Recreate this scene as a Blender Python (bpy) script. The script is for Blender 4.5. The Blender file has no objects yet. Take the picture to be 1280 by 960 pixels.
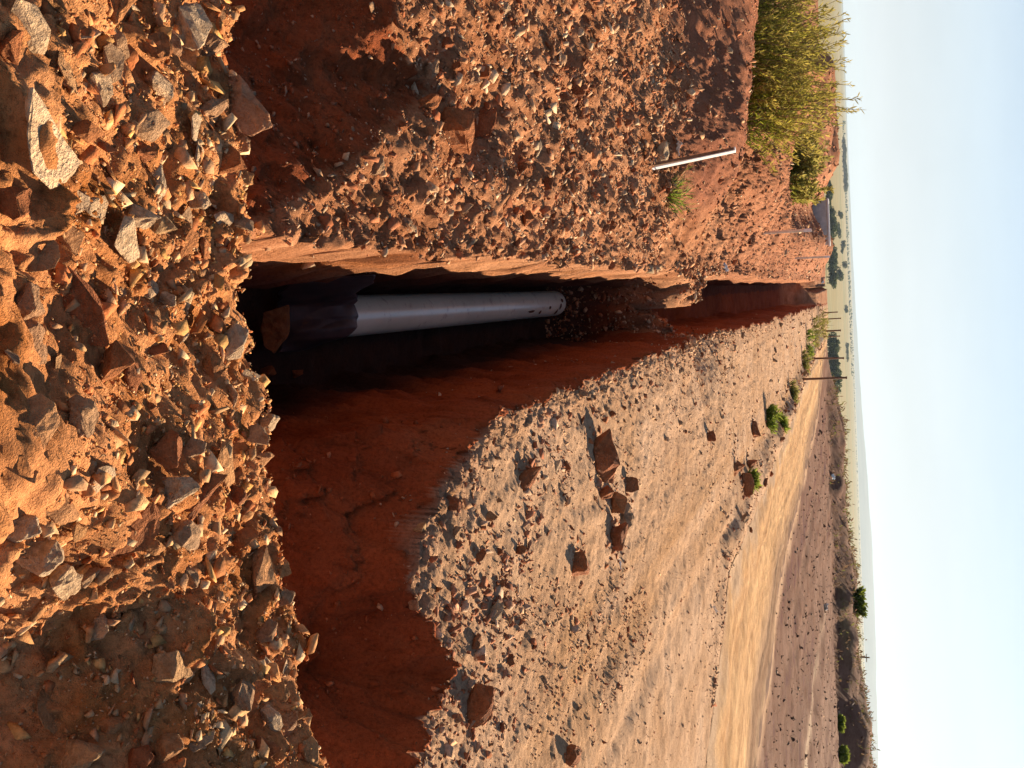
import bpy, bmesh, math, random
import numpy as np
from mathutils import Vector, Matrix

random.seed(7)
rng = np.random.default_rng(7)
scene = bpy.context.scene
C = scene.collection

# ------------------------------------------------------------------ camera frame
F = 1351.0; PITCH = math.radians(17.7); ROLL = math.radians(2.0); YAW = math.radians(4.5)
EYE = np.array([0, 0, 1.7])
fw = np.array([0, math.cos(PITCH), -math.sin(PITCH)]); up0 = np.array([0, math.sin(PITCH), math.cos(PITCH)]); rt0 = np.array([1.0, 0, 0])
rt = rt0*math.cos(ROLL) - up0*math.sin(ROLL); up = rt0*math.sin(ROLL) + up0*math.cos(ROLL)
CY, SY = math.cos(YAW), math.sin(YAW)
def st2xy(s, t): return t*CY - s*SY, s*CY + t*SY
def xy2st(X, Y): return -X*SY + Y*CY, X*CY + Y*SY
def ray(x, y):
    d = fw*F + up*(x-640) + rt*(y-480)
    return d/np.linalg.norm(d)
def project(X, Y, Z):
    q = np.stack([np.asarray(X, float), np.asarray(Y, float), np.asarray(Z, float)-1.7], -1)
    c = q @ fw
    c = np.where(c > .05, c, np.nan)
    return 640 + F*(q @ up)/c, 480 + F*(q @ rt)/c

# ------------------------------------------------------------------ noise
def h2(ix, iy, seed):
    a = (ix.astype(np.int64)*374761393 + iy.astype(np.int64)*668265263 + seed*1442695041) & 0xFFFFFFFF
    a = ((a ^ (a >> 13))*1274126177) & 0xFFFFFFFF
    a = ((a ^ (a >> 16))*2246822519) & 0xFFFFFFFF
    return ((a ^ (a >> 15)) & 0xFFFFFF)/float(0xFFFFFF)
def vn(x, y, seed=0):
    ix = np.floor(x); iy = np.floor(y); fx = x-ix; fy = y-iy
    fx = fx*fx*fx*(fx*(fx*6-15)+10); fy = fy*fy*fy*(fy*(fy*6-15)+10)
    a = h2(ix, iy, seed); b = h2(ix+1, iy, seed); c = h2(ix, iy+1, seed); d = h2(ix+1, iy+1, seed)
    return (a*(1-fx)+b*fx)*(1-fy) + (c*(1-fx)+d*fx)*fy - .5
def fbm(x, y, seed=0, o=4, g=.5):
    r = 0; k = 1.0
    for i in range(o):
        r = r + k*vn(x*2**i + i*17.3, y*2**i - i*9.1, seed+i); k *= g
    return r
def clods(x, y, seed=0, tilt=1.0, rise=1.0):
    """angular rubble: Voronoi cells, each a tilted facet at its own height"""
    ix = np.floor(x); iy = np.floor(y)
    best = np.full(np.shape(x), 9.0); out = np.zeros(np.shape(x))
    for dx in (-1, 0, 1):
        for dy in (-1, 0, 1):
            cx = ix+dx; cy = iy+dy
            px = cx+h2(cx, cy, seed); py = cy+h2(cx, cy, seed+1)
            ex = x-px; ey = y-py; d = ex*ex+ey*ey
            tx = h2(cx, cy, seed+2)-.5; ty = h2(cx, cy, seed+3)-.5
            hh = rise*(h2(cx, cy, seed+4)-.5) + tilt*(tx*ex+ty*ey)*2 - .25*d
            m = d < best
            out = np.where(m, hh, out); best = np.where(m, d, best)
    return out
def sm(a, b, x):
    k = np.clip((x-a)/(b-a), 0, 1); return k*k*(3-2*k)
def bump2(s, t, s0, t0, rs, rtt): return np.exp(-(((s-s0)/rs)**2 + ((t-t0)/rtt)**2))

# ------------------------------------------------------------------ terrain, in trench coordinates (s along, t across)
R_EDGE = np.array([(-2,9),(1.5,8),(2.9,5),(3.3,3),(3.5,2.2),(3.64,1.76),(3.85,1.65),(4.1,1.55),(4.02,1.35),(3.85,1.1),(4.05,.88),(4.5,.68),(4.95,.55),(5.3,.5),(110,.2)])
L_EDGE = np.array([(-2,-9),(2.2,-7),(3.3,-4),(3.6,-2.5),(3.9,-1.6),(3.98,-1.2),(3.9,-1.09),(4.09,-1.01),(4.4,-.92),(3.9,-.7),(3.55,-.53),(3.25,-.38),(2.85,-.24)])
def seg_dist(s, t, P, close=None):
    """signed distance to a polyline (positive on the pit side)"""
    close = L_CLOSE if P is L_EDGE else R_CLOSE
    best = np.full(np.shape(s), 1e9)
    for (a, b) in zip(P[:-1], P[1:]):
        ds, dt = b-a
        k = np.clip(((s-a[0])*ds+(t-a[1])*dt)/(ds*ds+dt*dt), 0, 1)
        best = np.minimum(best, (s-(a[0]+k*ds))**2 + (t-(a[1]+k*dt))**2)
    inside = np.zeros(np.shape(s), bool); Q = list(P)+close
    for (a, b) in zip(Q, Q[1:]+Q[:1]):
        if a[1] == b[1]: continue
        c = (a[1] > t) != (b[1] > t)
        inside ^= c & (s < (b[0]-a[0])*(t-a[1])/(b[1]-a[1])+a[0])
    return np.sqrt(best)*np.where(inside, 1, -1)
R_CLOSE = [(110, -90), (-90, -90.1), (-90, 9.1)]
L_CLOSE = [(2.6, 90), (-90, 90.1), (-90, -9.2)]
def tl_of(s): return -.21 + .06*vn(s*1.1, s*0+.5, 91) + .045*vn(s*4.3, s*0, 92) + .03*vn(s*11, s*0, 95) + .12*sm(9, 12, s)*vn(s*1.7, s*0, 96) + .10*np.exp(-((s-11.9)/.8)**2)
def tr_of(s): return .48 + .011*np.clip(s-10, 0, 60) + .06*vn(s*.9, s*0+.5, 93) + .06*vn(s*3.7, s*0, 94) + .04*vn(s*10, s*0, 97) + .12*sm(10, 14, s)*vn(s*1.3, s*0, 98)
def base_left(s, t):
    a = np.clip(-.2-t, 0, 40)
    z = .05*sm(0, .5, a) + .10*sm(.3, 2.5, a)
    heap = .72*bump2(s, t, 11.6, -3.6, 1.45, 2.3) + .30*bump2(s, t, 11.2, -1.5, 1.3, .8) + .5*bump2(s, t, 16.5, -3.2, 1.7, 1.2)
    ridge = sm(13, 17, s)*(1-sm(56, 66, s))*sm(.1, 1.6, a)*(.50 + .55*vn(s*.33, t*.3, 51) + .25*vn(s*.9, t*.9, 52))
    ridge = ridge + sm(14, 19, s)*(1-sm(56, 66, s))*sm(2, 5, a)*(.35+.5*vn(s*.2, t*.25, 57))
    ridge = ridge*(1 - .8*sm(13, 16, s)*(1-sm(58, 64, s))*sm(-.185, -.215, t/np.maximum(s, 1)))
    ridge = ridge*(1 - .95*sm(22, 30, s)*np.exp(-((t/np.maximum(s, 1)+.068)/.022)**2))
    return z + heap*sm(0, .9, a) + ridge
def kerb_t(s): return np.interp(s, [0, 6, 8, 11.6, 13, 14.1, 17.7, 23.5, 34.6, 60, 80], [24, 12, 8, 5.17, 4.43, 3.74, 3.62, 3.58, 3.3, 3.17, 3.1])
def road_r(s): return np.interp(s, [0, 6, 8, 12, 16.6, 20, 21.8, 26, 32, 49, 63, 80], [34, 20, 16, 10.5, 7.4, 7.0, 6.4, 6.15, 6.1, 5.7, 3.9, 3.6])
def base_right(s, t):
    a = np.clip(t-.5, 0, 80)
    z = .02*sm(0, .4, a)*vn(s*2, t*2, 61) + .05*vn(s*.35, t*.5, 62)*sm(.5, 3, a)
    kt = kerb_t(s)
    z = z + (.10+.16*vn(s*.8, t*1.2, 63))*np.exp(-((t-kt+.35)/.28)**2)*sm(12, 15, s)*(1-sm(56, 64, s))
    # shallow wheel ruts that run with the trench
    z = z - .022*np.exp(-((t-2.35-.02*s)/.14)**2)*sm(5, 7, s) - .02*np.exp(-((t-3.0-.01*s)/.10)**2)*sm(5, 7, s)*(1-sm(20, 30, s))
    z = z + .12*sm(48, 56, s)*np.exp(-((t-1.6)/1.2)**2)
    z = z - .20*np.exp(-((s-13.2)/.9)**2)*np.exp(-((t-.6)/.55)**2)
    # far bank of spoil beyond the brown field
    hb = np.interp(t, [4, 9, 14, 18, 22, 26, 31, 50, 80], [.55, .75, .85, 1.0, 1.05, 1.4, 1.6, 1.75, 1.75])
    hb = hb*(1+.5*vn(t*.33, s*.1, 64)+.3*vn(t*.9, s*.5, 65)) + .14*clods(t*.8, s*.8, 68, .8, .8)*sm(.2, .5, hb)
    z = z + hb*sm(63, 67.5, s+.12*np.clip(t-8, 0, 50))*sm(4, 8, t)
    z = z + sm(18, 30, s)*(.16*vn(s*.4, t*.35, 66)+.10*vn(s*.08, t*1.6, 67)+.06*fbm(s*1.5, t*2, 69, 4))*sm(6.5, 9, t)
    return z
def floor_of(s, t):
    f = -1.42 + .05*vn(s*1.6, t*3, 71) + .025*vn(s*6, t*7, 72)
    slump = (1.52*np.exp(-((s-12.2)/np.where(s < 12.2, .95, 1.4))**2))*(1.1-.42*sm(-.15, .5, t))
    f = f + slump
    f = f + .3*sm(16, 30, s) + 1.6*sm(47, 55, s) + .25*np.exp(-((s-20)/1.6)**2)
    return f
def macro(s, t):
    tl = tl_of(s); tr = tr_of(s)
    mid = np.where(t < .1, base_left(s, np.minimum(t, tl)), base_right(s, np.maximum(t, tr)))
    # fall-away towards the plain
    mid = mid - 3.2*sm(70, 92, np.hypot(s, t*.6)) - 2.0*sm(-20, -34, t) - 2.5*sm(60, 85, t)
    # near pit: cut faces that look back at the camera
    dr = seg_dist(s, t, R_EDGE) + .05*fbm(s*5, t*5, 81, 4); dl = seg_dist(s, t, L_EDGE) + .05*fbm(s*6, t*6, 82, 4)
    pr = -np.clip(dr, 0, None)*1.55 - .08*sm(0, .05, dr)
    pl = -np.clip(dl, 0, None)*.85
    pit = np.where(t > .12, pr, pl)
    pit = np.maximum(pit, -1.25) + .05*fbm(s*3, t*3, 83, 3)*sm(0, .3, np.where(t > .12, dr, dl))
    z = np.where(np.where(t > .12, dr, dl) > 0, np.minimum(mid, mid + pit), mid)
    # trench
    fl = floor_of(s, t)
    wl = np.clip((t-tl)/.045, 0, 1); wr = np.clip((tr+.05-t)/.14, 0, 1)
    w = np.minimum(wl, wr**.8)
    zt = z*(1-w) + fl*w
    z = np.where((t > tl) & (t < tr+.05), np.minimum(z, zt), z)
    # hollow in the left rubble
    z = z - .20*bump2(s, t, 4.95, -.86, .25, .17) - .10*bump2(s, t, 5.6, -.75, .13, .09) - .09*bump2(s, t, 6.6, -1.5, .25, .13)
    # near rubble mound
    sc = 2.74 + .08*vn(t*2.3, t*0, 84) + .05*vn(t*7, t*0, 85)
    zc = np.interp(t, [-6, -1, .7, 1.0, 1.45, 2.2, 6], [.0, .03, .05, .12, .22, .26, .26])
    near = sc - s
    m = zc + np.where(near > 0, .17*np.clip(near, 0, 1.4)*(1-sm(.2, .9, t)), near*1.25)
    m = m - .34*sm(.45, 1.25, near)*sm(.25, .9, t)
    m = m + .05*fbm(s*2.2, t*2.2, 86, 3)
    m = np.where(s < 0, np.maximum(m, -.1), m)
    return np.maximum(z, m), m > z
def micro(s, t, z, on_mound):
    tl = tl_of(s); tr = tr_of(s)
    inside = ((t > tl+.02) & (t < tr)) & ~on_mound
    left = (t < .1) & ~on_mound & ~inside
    right = (t >= .1) & ~on_mound & ~inside
    far = np.clip(1.6-s/40, .3, 1.2)
    wob1 = .6*vn(s*6, t*6, 7); wob2 = .6*vn(s*6, t*6, 8)
    soil_m = .085*fbm(s*4.2, t*4.2, 35, 7, .58) - .016 + .010*clods(s*34, t*34, 25, 1, .9) + .006*clods(s*70, t*70, 29, 1, 1)
    block_m = .085*clods(s*6.5+wob1, t*7.5+wob2, 5, 1.1, .75) - .012 + .010*fbm(s*22, t*22, 45, 4)
    chip_m = .055*clods(s*15+wob1, t*17+wob2, 15, 1.1, .7) - .012
    r_mound = np.maximum(soil_m, np.maximum(block_m, chip_m))
    dark = seg_dist(s, t, L_EDGE) > .03
    heap2 = np.maximum(bump2(s, t, 11.3, -3.4, 1.9, 2.6), .8*bump2(s, t, 10.9, -1.5, 1.5, .9))
    wob3 = .7*vn(s*5, t*5, 9); wob4 = .7*vn(s*5, t*5, 10)
    soil_l = .10*fbm(s*2.6, t*3.2, 36, 7, .60) - .008 + .012*clods(s*26, t*30, 26, 1, .9) + .007*clods(s*55, t*60, 30, 1, 1)
    block_l = .085*clods(s*4.6+wob3, t*6+wob4, 6, 1.1, .8) - .020 + .012*fbm(s*20, t*20, 54, 4)
    chip_l = .055*clods(s*12+wob3, t*15+wob4, 16, 1.1, .7) - .014
    r_left = np.maximum(soil_l, np.maximum(block_l, chip_l))*np.where(dark, 1.1, 1.0)*(1-.35*heap2) + .06*fbm(s*1.3, t*1.3, 46, 3)*sm(6, 12, s)
    dr = seg_dist(s, t, R_EDGE)
    edge = np.exp(-np.clip(np.minimum(np.abs(dr), np.abs(t-tr)), 0, 9)/.16)*(dr < .08)
    cut = dr + .05*fbm(s*5, t*5, 81, 4) > -.012 + .03*vn(s*14, t*14, 58)
    patch = .6*sm(.12, .4, vn(s*1.1, t*1.6, 56)+.35*vn(s*4, t*4, 59))*(1-sm(8, 14, s))
    r_right = .010*fbm(s*9, t*9, 37, 4, .65) + .0035*clods(s*38, t*38, 17, 1, 1) + (.026*edge+.004*patch)*clods(s*15, t*15, 27, 1.2, .9) + .018*edge*clods(s*33, t*33, 28, 1, 1)
    streak = sm(3.6, 5.5, s)*(.010*vn(s*.7, t*9, 38)+.012*vn(s*1.3, t*4, 39)+.012*fbm(s*5, t*8, 50, 4))*(1-sm(70, 80, s))
    r_right = (r_right + streak)*(1-.97*sm(-.15, .1, t-kerb_t(s))*(1-sm(-.1, .2, t-road_r(s))))
    r_cut = .07*fbm(s*3, t*3, 47, 5, .6) + .065*clods(s*4.0+.4*vn(s*6, t*6, 11), t*4.0, 48, .9, .7) + .03*clods(s*10, t*10, 49, 1.1, .6) + .012*fbm(s*24, t*24, 53, 4) + .035*vn(s*1.6, t*15, 305)*sm(0, .3, dr)
    r_right = np.where(cut, r_cut, r_right)
    rr = np.where(on_mound, r_mound, np.where(inside, .03*fbm(s*8, t*8, 40, 3), np.where(left, r_left, r_right)))
    return z + rr*np.where(on_mound | inside, 1, far) + inside*np.exp(-((s-12)/1.5)**2)*(.10*clods(s*5, t*6, 303, 1.1, .8)+.04*clods(s*13, t*14, 304, 1.1, .8)), left, right, inside, dark, cut, edge, heap2, patch
def height(s, t):
    s = np.asarray(s, float); t = np.asarray(t, float)
    z, om = macro(s, t); return micro(s, t, z, om)[0]

def ground_hit(x, y):
    """the ground point behind a direction of view"""
    d = ray(x, y); k = np.geomspace(1.2, 160, 2600)
    P = EYE + d*k[:, None]
    s, t = xy2st(P[:, 0], P[:, 1]); z, _ = macro(s, t)
    hit = P[:, 2] < z; i = int(np.argmax(hit)) if hit.any() else len(k)-1
    return P[i]

# ------------------------------------------------------------------ mesh helpers
def mesh_from(name, V, Fc, loops=4):
    me = bpy.data.meshes.new(name)
    V = np.asarray(V, np.float32); Fc = np.asarray(Fc, np.int32)
    me.vertices.add(len(V)); me.vertices.foreach_set('co', V.ravel())
    n = len(Fc)
    me.loops.add(n*loops); me.loops.foreach_set('vertex_index', Fc.ravel())
    me.polygons.add(n)
    me.polygons.foreach_set('loop_start', np.arange(n, dtype=np.int32)*loops)
    me.update(calc_edges=True); me.validate()
    return me
def add_col(me, col):
    a = me.color_attributes.new('Col', 'FLOAT_COLOR', 'POINT')
    c = np.ones((len(col), 4), np.float32); c[:, :3] = col
    a.data.foreach_set('color', c.ravel())
def link(name, me, mat=None, parent=None, smooth=False):
    o = bpy.data.objects.new(name, me); C.objects.link(o)
    if mat is not None and not me.materials: me.materials.append(mat)
    if parent is not None: o.parent = parent
    if smooth: me.polygons.foreach_set('use_smooth', [True]*len(me.polygons))
    return o
def tag(o, label=None, cat=None, group=None, kind=None):
    if label: o['label'] = label
    if cat: o['category'] = cat
    if group: o['group'] = group
    if kind: o['kind'] = kind
    return o
def empty(name, loc, rz=0):
    o = bpy.data.objects.new(name, None); C.objects.link(o); o.location = loc; o.rotation_euler = (0, 0, rz); return o
def bm_obj(name, bm, mat, parent=None, smooth=False):
    me = bpy.data.meshes.new(name); bm.to_mesh(me); bm.free()
    return link(name, me, mat, parent, smooth)
def grid_faces(nr, nc):
    i = np.arange((nr-1)*(nc-1)); r = i//(nc-1); c = i % (nc-1); a = r*nc+c
    return np.stack([a, a+1, a+nc+1, a+nc], -1)
def box_bm(bm, x0, x1, y0, y1, z0, z1, M=None, bev=0):
    r = bmesh.ops.create_cube(bm, size=1)
    for v in r['verts']:
        v.co = Vector(((x0+x1)/2+v.co.x*(x1-x0), (y0+y1)/2+v.co.y*(y1-y0), (z0+z1)/2+v.co.z*(z1-z0)))
    if bev:
        es = list({e for v in r['verts'] for e in v.link_edges})
        bmesh.ops.bevel(bm, geom=es, offset=bev, segments=2, affect='EDGES', profile=.5)
    return bm
def tube(bm, pts, rad, n=8, cap=True):
    rings = []
    pts = [Vector(p) for p in pts]
    for i, p in enumerate(pts):
        d = (pts[min(i+1, len(pts)-1)]-pts[max(i-1, 0)]).normalized()
        a = d.orthogonal().normalized() if abs(d.z) < .9 else d.cross(Vector((0, 1, 0))).normalized()
        b = d.cross(a)
        rr = rad[i] if hasattr(rad, '__len__') else rad
        rings.append([bm.verts.new(p+(a*math.cos(2*math.pi*k/n)+b*math.sin(2*math.pi*k/n))*rr) for k in range(n)])
    for q, w in zip(rings[:-1], rings[1:]):
        for k in range(n): bm.faces.new((q[k], q[(k+1) % n], w[(k+1) % n], w[k]))
    if cap:
        bm.faces.new(rings[0][::-1]); bm.faces.new(rings[-1])

# ------------------------------------------------------------------ materials
def new_mat(name, rough=.95):
    m = bpy.data.materials.new(name); m.use_nodes = True
    nt = m.node_tree; b = nt.nodes['Principled BSDF']; b.inputs['Roughness'].default_value = rough
    b.inputs['Specular IOR Level'].default_value = .12
    return m, nt, b
def nnode(nt, typ, **kw):
    n = nt.nodes.new(typ)
    for k, v in kw.items():
        if k in n.inputs: n.inputs[k].default_value = v
        else: setattr(n, k, v)
    return n
def mixc(nt, fac, a, b, mode='MIX'):
    n = nt.nodes.new('ShaderNodeMix'); n.data_type = 'RGBA'; n.blend_type = mode
    for sock, v in ((n.inputs[0], fac), (n.inputs[6], a), (n.inputs[7], b)):
        if hasattr(v, 'links'): nt.links.new(v, sock)
        else: sock.default_value = v if not isinstance(v, tuple) else (*v, 1)
    return n.outputs[2]
def noise(nt, vec, scale, detail=4, rough=.6):
    n = nnode(nt, 'ShaderNodeTexNoise', Scale=scale, Detail=detail, Roughness=rough)
    if vec is not None: nt.links.new(vec, n.inputs['Vector'])
    return n.outputs[0]
def ramp(nt, src, stops):
    n = nt.nodes.new('ShaderNodeValToRGB'); e = n.color_ramp.elements
    while len(e) < len(stops): e.new(.5)
    for q, (p, c) in zip(e, stops): q.position = p; q.color = (*c, 1)
    nt.links.new(src, n.inputs[0]); return n.outputs[0]
def bumpn(nt, b, src, strength, dist):
    n = nnode(nt, 'ShaderNodeBump', Strength=strength, Distance=dist)
    nt.links.new(src, n.inputs['Height']); nt.links.new(n.outputs[0], b.inputs['Normal'])
def simple(name, col, rough=.8, var=.25, scale=6, bump=0, spec=.2):
    m, nt, b = new_mat(name, rough); b.inputs['Specular IOR Level'].default_value = spec
    tc = nt.nodes.new('ShaderNodeTexCoord').outputs['Object']
    n = noise(nt, tc, scale, 5)
    lo = tuple(max(0, c*(1-var)) for c in col); hi = tuple(min(1, c*(1+var)) for c in col)
    nt.links.new(ramp(nt, n, [(.3, lo), (.7, hi)]), b.inputs['Base Color'])
    if bump: bumpn(nt, b, n, .6, bump)
    return m

def earth_mat():
    m, nt, b = new_mat('earth', 1.0)
    at = nt.nodes.new('ShaderNodeAttribute'); at.attribute_name = 'Col'
    geo = nt.nodes.new('ShaderNodeNewGeometry').outputs['Position']
    n1 = noise(nt, geo, 60, 5, .7); n2 = noise(nt, geo, 5, 4, .6); n3 = noise(nt, geo, 190, 3, .7)
    k1 = ramp(nt, n1, [(.28, (.58, .55, .52)), (.5, (1, 1, 1)), (.75, (1.3, 1.3, 1.28))])
    k2 = ramp(nt, n2, [(.3, (.8, .76, .72)), (.7, (1.15, 1.15, 1.15))])
    c = mixc(nt, 1.0, at.outputs['Color'], k1, 'MULTIPLY'); c = mixc(nt, 1.0, c, k2, 'MULTIPLY')
    nt.links.new(c, b.inputs['Base Color'])
    ad = nnode(nt, 'ShaderNodeMath', operation='ADD'); nt.links.new(n1, ad.inputs[0]); nt.links.new(n3, ad.inputs[1])
    bumpn(nt, b, ad.outputs[0], .9, .012)
    return m
def rock_mat(name, stops, purple=.0):
    m, nt, b = new_mat(name, .9)
    oi = nt.nodes.new('ShaderNodeObjectInfo').outputs['Random']
    tc = nt.nodes.new('ShaderNodeTexCoord').outputs['Object']
    cr = ramp(nt, oi, stops)
    n1 = noise(nt, tc, 3.5, 6, .7); n2 = noise(nt, tc, 16, 4, .7)
    c = mixc(nt, 1.0, cr, ramp(nt, n1, [(.3, (.55, .48, .42)), (.55, (1, 1, 1)), (.75, (1.25, 1.2, 1.05))]), 'MULTIPLY')
    c = mixc(nt, 1.0, c, ramp(nt, n2, [(.3, (.75, .72, .7)), (.65, (1.12, 1.12, 1.1))]), 'MULTIPLY')
    nt.links.new(c, b.inputs['Base Color'])
    ad = nnode(nt, 'ShaderNodeMath', operation='ADD'); nt.links.new(n1, ad.inputs[0]); nt.links.new(n2, ad.inputs[1])
    bumpn(nt, b, ad.outputs[0], .7, .06)
    return m
def vcol_mat(name, rough=.95, translucent=False):
    m, nt, b = new_mat(name, rough)
    at = nt.nodes.new('ShaderNodeAttribute'); at.attribute_name = 'Col'
    geo = nt.nodes.new('ShaderNodeNewGeometry').outputs['Position']
    c = mixc(nt, 1.0, at.outputs['Color'], ramp(nt, noise(nt, geo, 90, 4, .7), [(.3, (.7, .68, .65)), (.7, (1.2, 1.2, 1.2))]), 'MULTIPLY')
    nt.links.new(c, b.inputs['Base Color'])
    if not translucent:
        bumpn(nt, b, noise(nt, geo, 130, 4, .7), .6, .006)
    else:
        tr = nt.nodes.new('ShaderNodeBsdfTranslucent'); nt.links.new(c, tr.inputs[0])
        mx = nnode(nt, 'ShaderNodeMixShader'); mx.inputs[0].default_value = .45
        nt.links.new(b.outputs[0], mx.inputs[1]); nt.links.new(tr.outputs[0], mx.inputs[2])
        nt.links.new(mx.outputs[0], nt.nodes['Material Output'].inputs[0])
    return m
EARTH = earth_mat(); STONES = vcol_mat('loose_stone'); LEAF = vcol_mat('leaf', .7, True)
ROCK_OCHRE = rock_mat('ochre_rock', [(0, (.44, .16, .06)), (.25, (.54, .27, .11)), (.5, (.50, .24, .11)), (.75, (.58, .36, .18)), (1, (.47, .24, .14))])
ROCK_PALE = rock_mat('pale_rock', [(0, (.62, .41, .24)), (.5, (.66, .47, .30)), (1, (.62, .42, .26))])
ROCK_RED = rock_mat('red_rock', [(0, (.36, .115, .045)), (.5, (.40, .15, .06)), (1, (.33, .12, .055))])
ROCK_GREY = rock_mat('grey_rock', [(0, (.46, .27, .15)), (.5, (.50, .31, .18)), (1, (.44, .24, .13))])
WHITE_CHIP = simple('white_chip', (.75, .72, .66), .7, .1)
WOOD_WHITE = simple('painted_wood', (.74, .62, .46), .7, .2, 20)
WOOD_BROWN = simple('weathered_wood', (.17, .10, .06), .9, .3, 30)
STEEL_POST = simple('rusty_post', (.14, .07, .04), .85, .4, 25)
CONCRETE = simple('concrete', (.50, .47, .43), .9, .2, 5)
CONCRETE_PALE = simple('pale_concrete', (.72, .70, .66), .9, .1, 5)
BARK = simple('bark', (.10, .075, .05), .95, .3, 12)
TWIG = simple('dry_twig', (.22, .15, .07), .95, .3, 30)

# ------------------------------------------------------------------ the ground mesh
srow = [-4.0]
while srow[-1] < .9: srow.append(srow[-1]+.12)
while srow[-1] < 4.6: srow.append(srow[-1]+.0105)
while srow[-1] < 100: srow.append(srow[-1]+.0115*(srow[-1]/4.6)**1.32)
srow = np.array(srow)
core = list(np.arange(-1.9, -.26, .0115)) + list(np.arange(-.26, -.06, .0055)) + list(np.arange(-.06, .34, .016)) + list(np.arange(.34, .66, .0065)) + list(np.arange(.66, 2.2, .0115))
d = .0115; lo = [core[0]]; hi = [core[-1]]; x = d
while lo[-1] > -42: lo.append(lo[-1]-x); x *= 1.022
x = d
while hi[-1] < 92: hi.append(hi[-1]+x); x *= 1.018
tcol = np.array(lo[:0:-1] + core + hi[1:])
S, T = np.meshgrid(srow, tcol, indexing='ij')
# columns follow the wandering lips so the walls stay crisp
wl = np.exp(-((T+.2)/.16)**2); wr = np.exp(-((T-.5)/.2)**2)
T = T + wl*(tl_of(S)+.2) + wr*(tr_of(S)-.48)*(1) * (S < 90)
Z0, OM = macro(S, T)
Z, LEFT, RIGHT, INS, DARK, CUT, EDGE, HEAP2, PATCH = micro(S, T, Z0, OM)
# crumble the overhanging clod edges a little
soft = (OM | (LEFT & ~INS)) & (S > .9) & (S < 14) & (T < tl_of(S)-.05) | (OM & (S > .9))
for q in range(2):
    B_ = Z.copy(); B_[1:-1, 1:-1] = (Z[1:-1, 1:-1]*4 + 2*(Z[:-2, 1:-1]+Z[2:, 1:-1]+Z[1:-1, :-2]+Z[1:-1, 2:]) + Z[:-2, :-2]+Z[2:, 2:]+Z[:-2, 2:]+Z[2:, :-2])/16
    Z = np.where(soft, B_, Z)
Z = Z + soft*(.010*clods(S*52, T*52, 301, 1, 1) + .010*fbm(S*45, T*45, 302, 3))
# rough trench walls: push wall points sideways
wallness = ((T > tl_of(S)-.02) & (T < tr_of(S)+.06) & ~OM & (Z < -.06) & (S > 3)).astype(float)
T2 = T + wallness*(.05*fbm(S*2.6, Z*4, 88, 5, .6) + .02*clods(S*9, Z*12, 89, 1, 1) + .012*fbm(S*30, Z*30, 90, 3))
loose = (OM | (LEFT & ~OM)) & (S > .8) & (S < 16)
amp = np.where(OM, .006, .008)*loose
S2 = S + amp*(2*fbm(Z*28+S*6, T*26, 201, 3)); T2 = T2 + amp*(2*fbm(Z*28-T*6, S*26, 205, 3))*(np.abs(T-tl_of(S)) > .03)
X, Y = st2xy(S2, T2)
# ---- colours
def cl(a): return np.array(a, float)
n1 = fbm(S*1.7, T*1.7, 101, 4)[..., None]; n2 = fbm(S*7, T*7, 102, 4)[..., None]
tan = cl((.505, .31, .185)) + n1*cl((.10, .09, .08)); red = cl((.33, .082, .026)) + n1*cl((.10, .035, .012))
rub = cl((.42, .19, .092)) + n1*cl((.16, .10, .06)) + n2*cl((.10, .07, .045))
moundc = cl((.53, .225, .085)) + n1*cl((.14, .09, .05)) + n2*cl((.16, .10, .06))
soil = cl((.30, .115, .06)) + n1*cl((.08, .04, .02))
damp_shade = cl((.055, .026, .018)) + n2*cl((.02, .01, .006))  # trench floor: damp soil, with the trench's shade painted into the tone
brown = cl((.15, .058, .030)) + n1*cl((.08, .06, .05)) + (vn(S*.12, T*2.2, 111)[..., None])*cl((.11, .08, .06))
col = np.where(LEFT[..., None], rub, tan)
k = (sm(.25, .6, HEAP2)*LEFT)[..., None]; col = col*(1-k)+soil*k
k = (LEFT*sm(12, 17, S))[..., None]*.6; col = col*(1-k)+soil*k
k = (LEFT & DARK)[..., None]*.85; col = col*(1-k)+(red*.9)*k
# right: rutted ochre band, patches of redder rubble, brown field beyond the road
kk = RIGHT*np.clip(np.exp(-((T-2.3-.02*S+.3*vn(S*.8, T*.5, 112))/.45)**2)*(.5+1.6*vn(S*.5, T*7, 113)), 0, 1)*sm(5, 6.5, S)
col = col*(1-kk[..., None]*.8) + cl((.42, .22, .09))*kk[..., None]*.8
k = (RIGHT*np.clip(EDGE*.9+.3*PATCH, 0, .7))[..., None]; col = col*(1-k)+cl((.36, .19, .11))*k
k = (RIGHT*sm(-.1, .4, T-road_r(S)+.4*vn(S*.6, T*.2, 114)))[..., None]; col = col*(1-k)+brown*k
pale = np.exp(-((T-np.interp(S, [20, 30, 40, 60], [11.5, 13, 13.5, 15]))/.35)**2)*sm(22, 25, S)*(1-sm(42, 55, S))*(.6+.8*vn(S*.4, T*1.5, 115))
k = np.clip(pale*RIGHT, 0, 1)[..., None]; col = col*(1-k)+cl((.52, .38, .26))*k
kb = (RIGHT*sm(62.5, 65.5, S+.12*np.clip(T-8, 0, 50))*sm(4, 8, T))[..., None]
bank = cl((.17, .08, .05)) + n1*cl((.10, .06, .04)); bank = bank + np.clip(vn(S*.5, T*.35, 116)-.2, 0, 1)[..., None]*cl((.05, .10, .0))
col = col*(1-kb)+bank*kb
k = (RIGHT & CUT)[..., None]*1.0; col = col*(1-k)+red*k
col = np.where(OM[..., None], moundc, col)
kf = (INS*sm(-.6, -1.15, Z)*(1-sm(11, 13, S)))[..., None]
WALL = (T > tl_of(S)+.02) & (T < tr_of(S)+.075) & ~OM & (S > 3.6)
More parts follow.
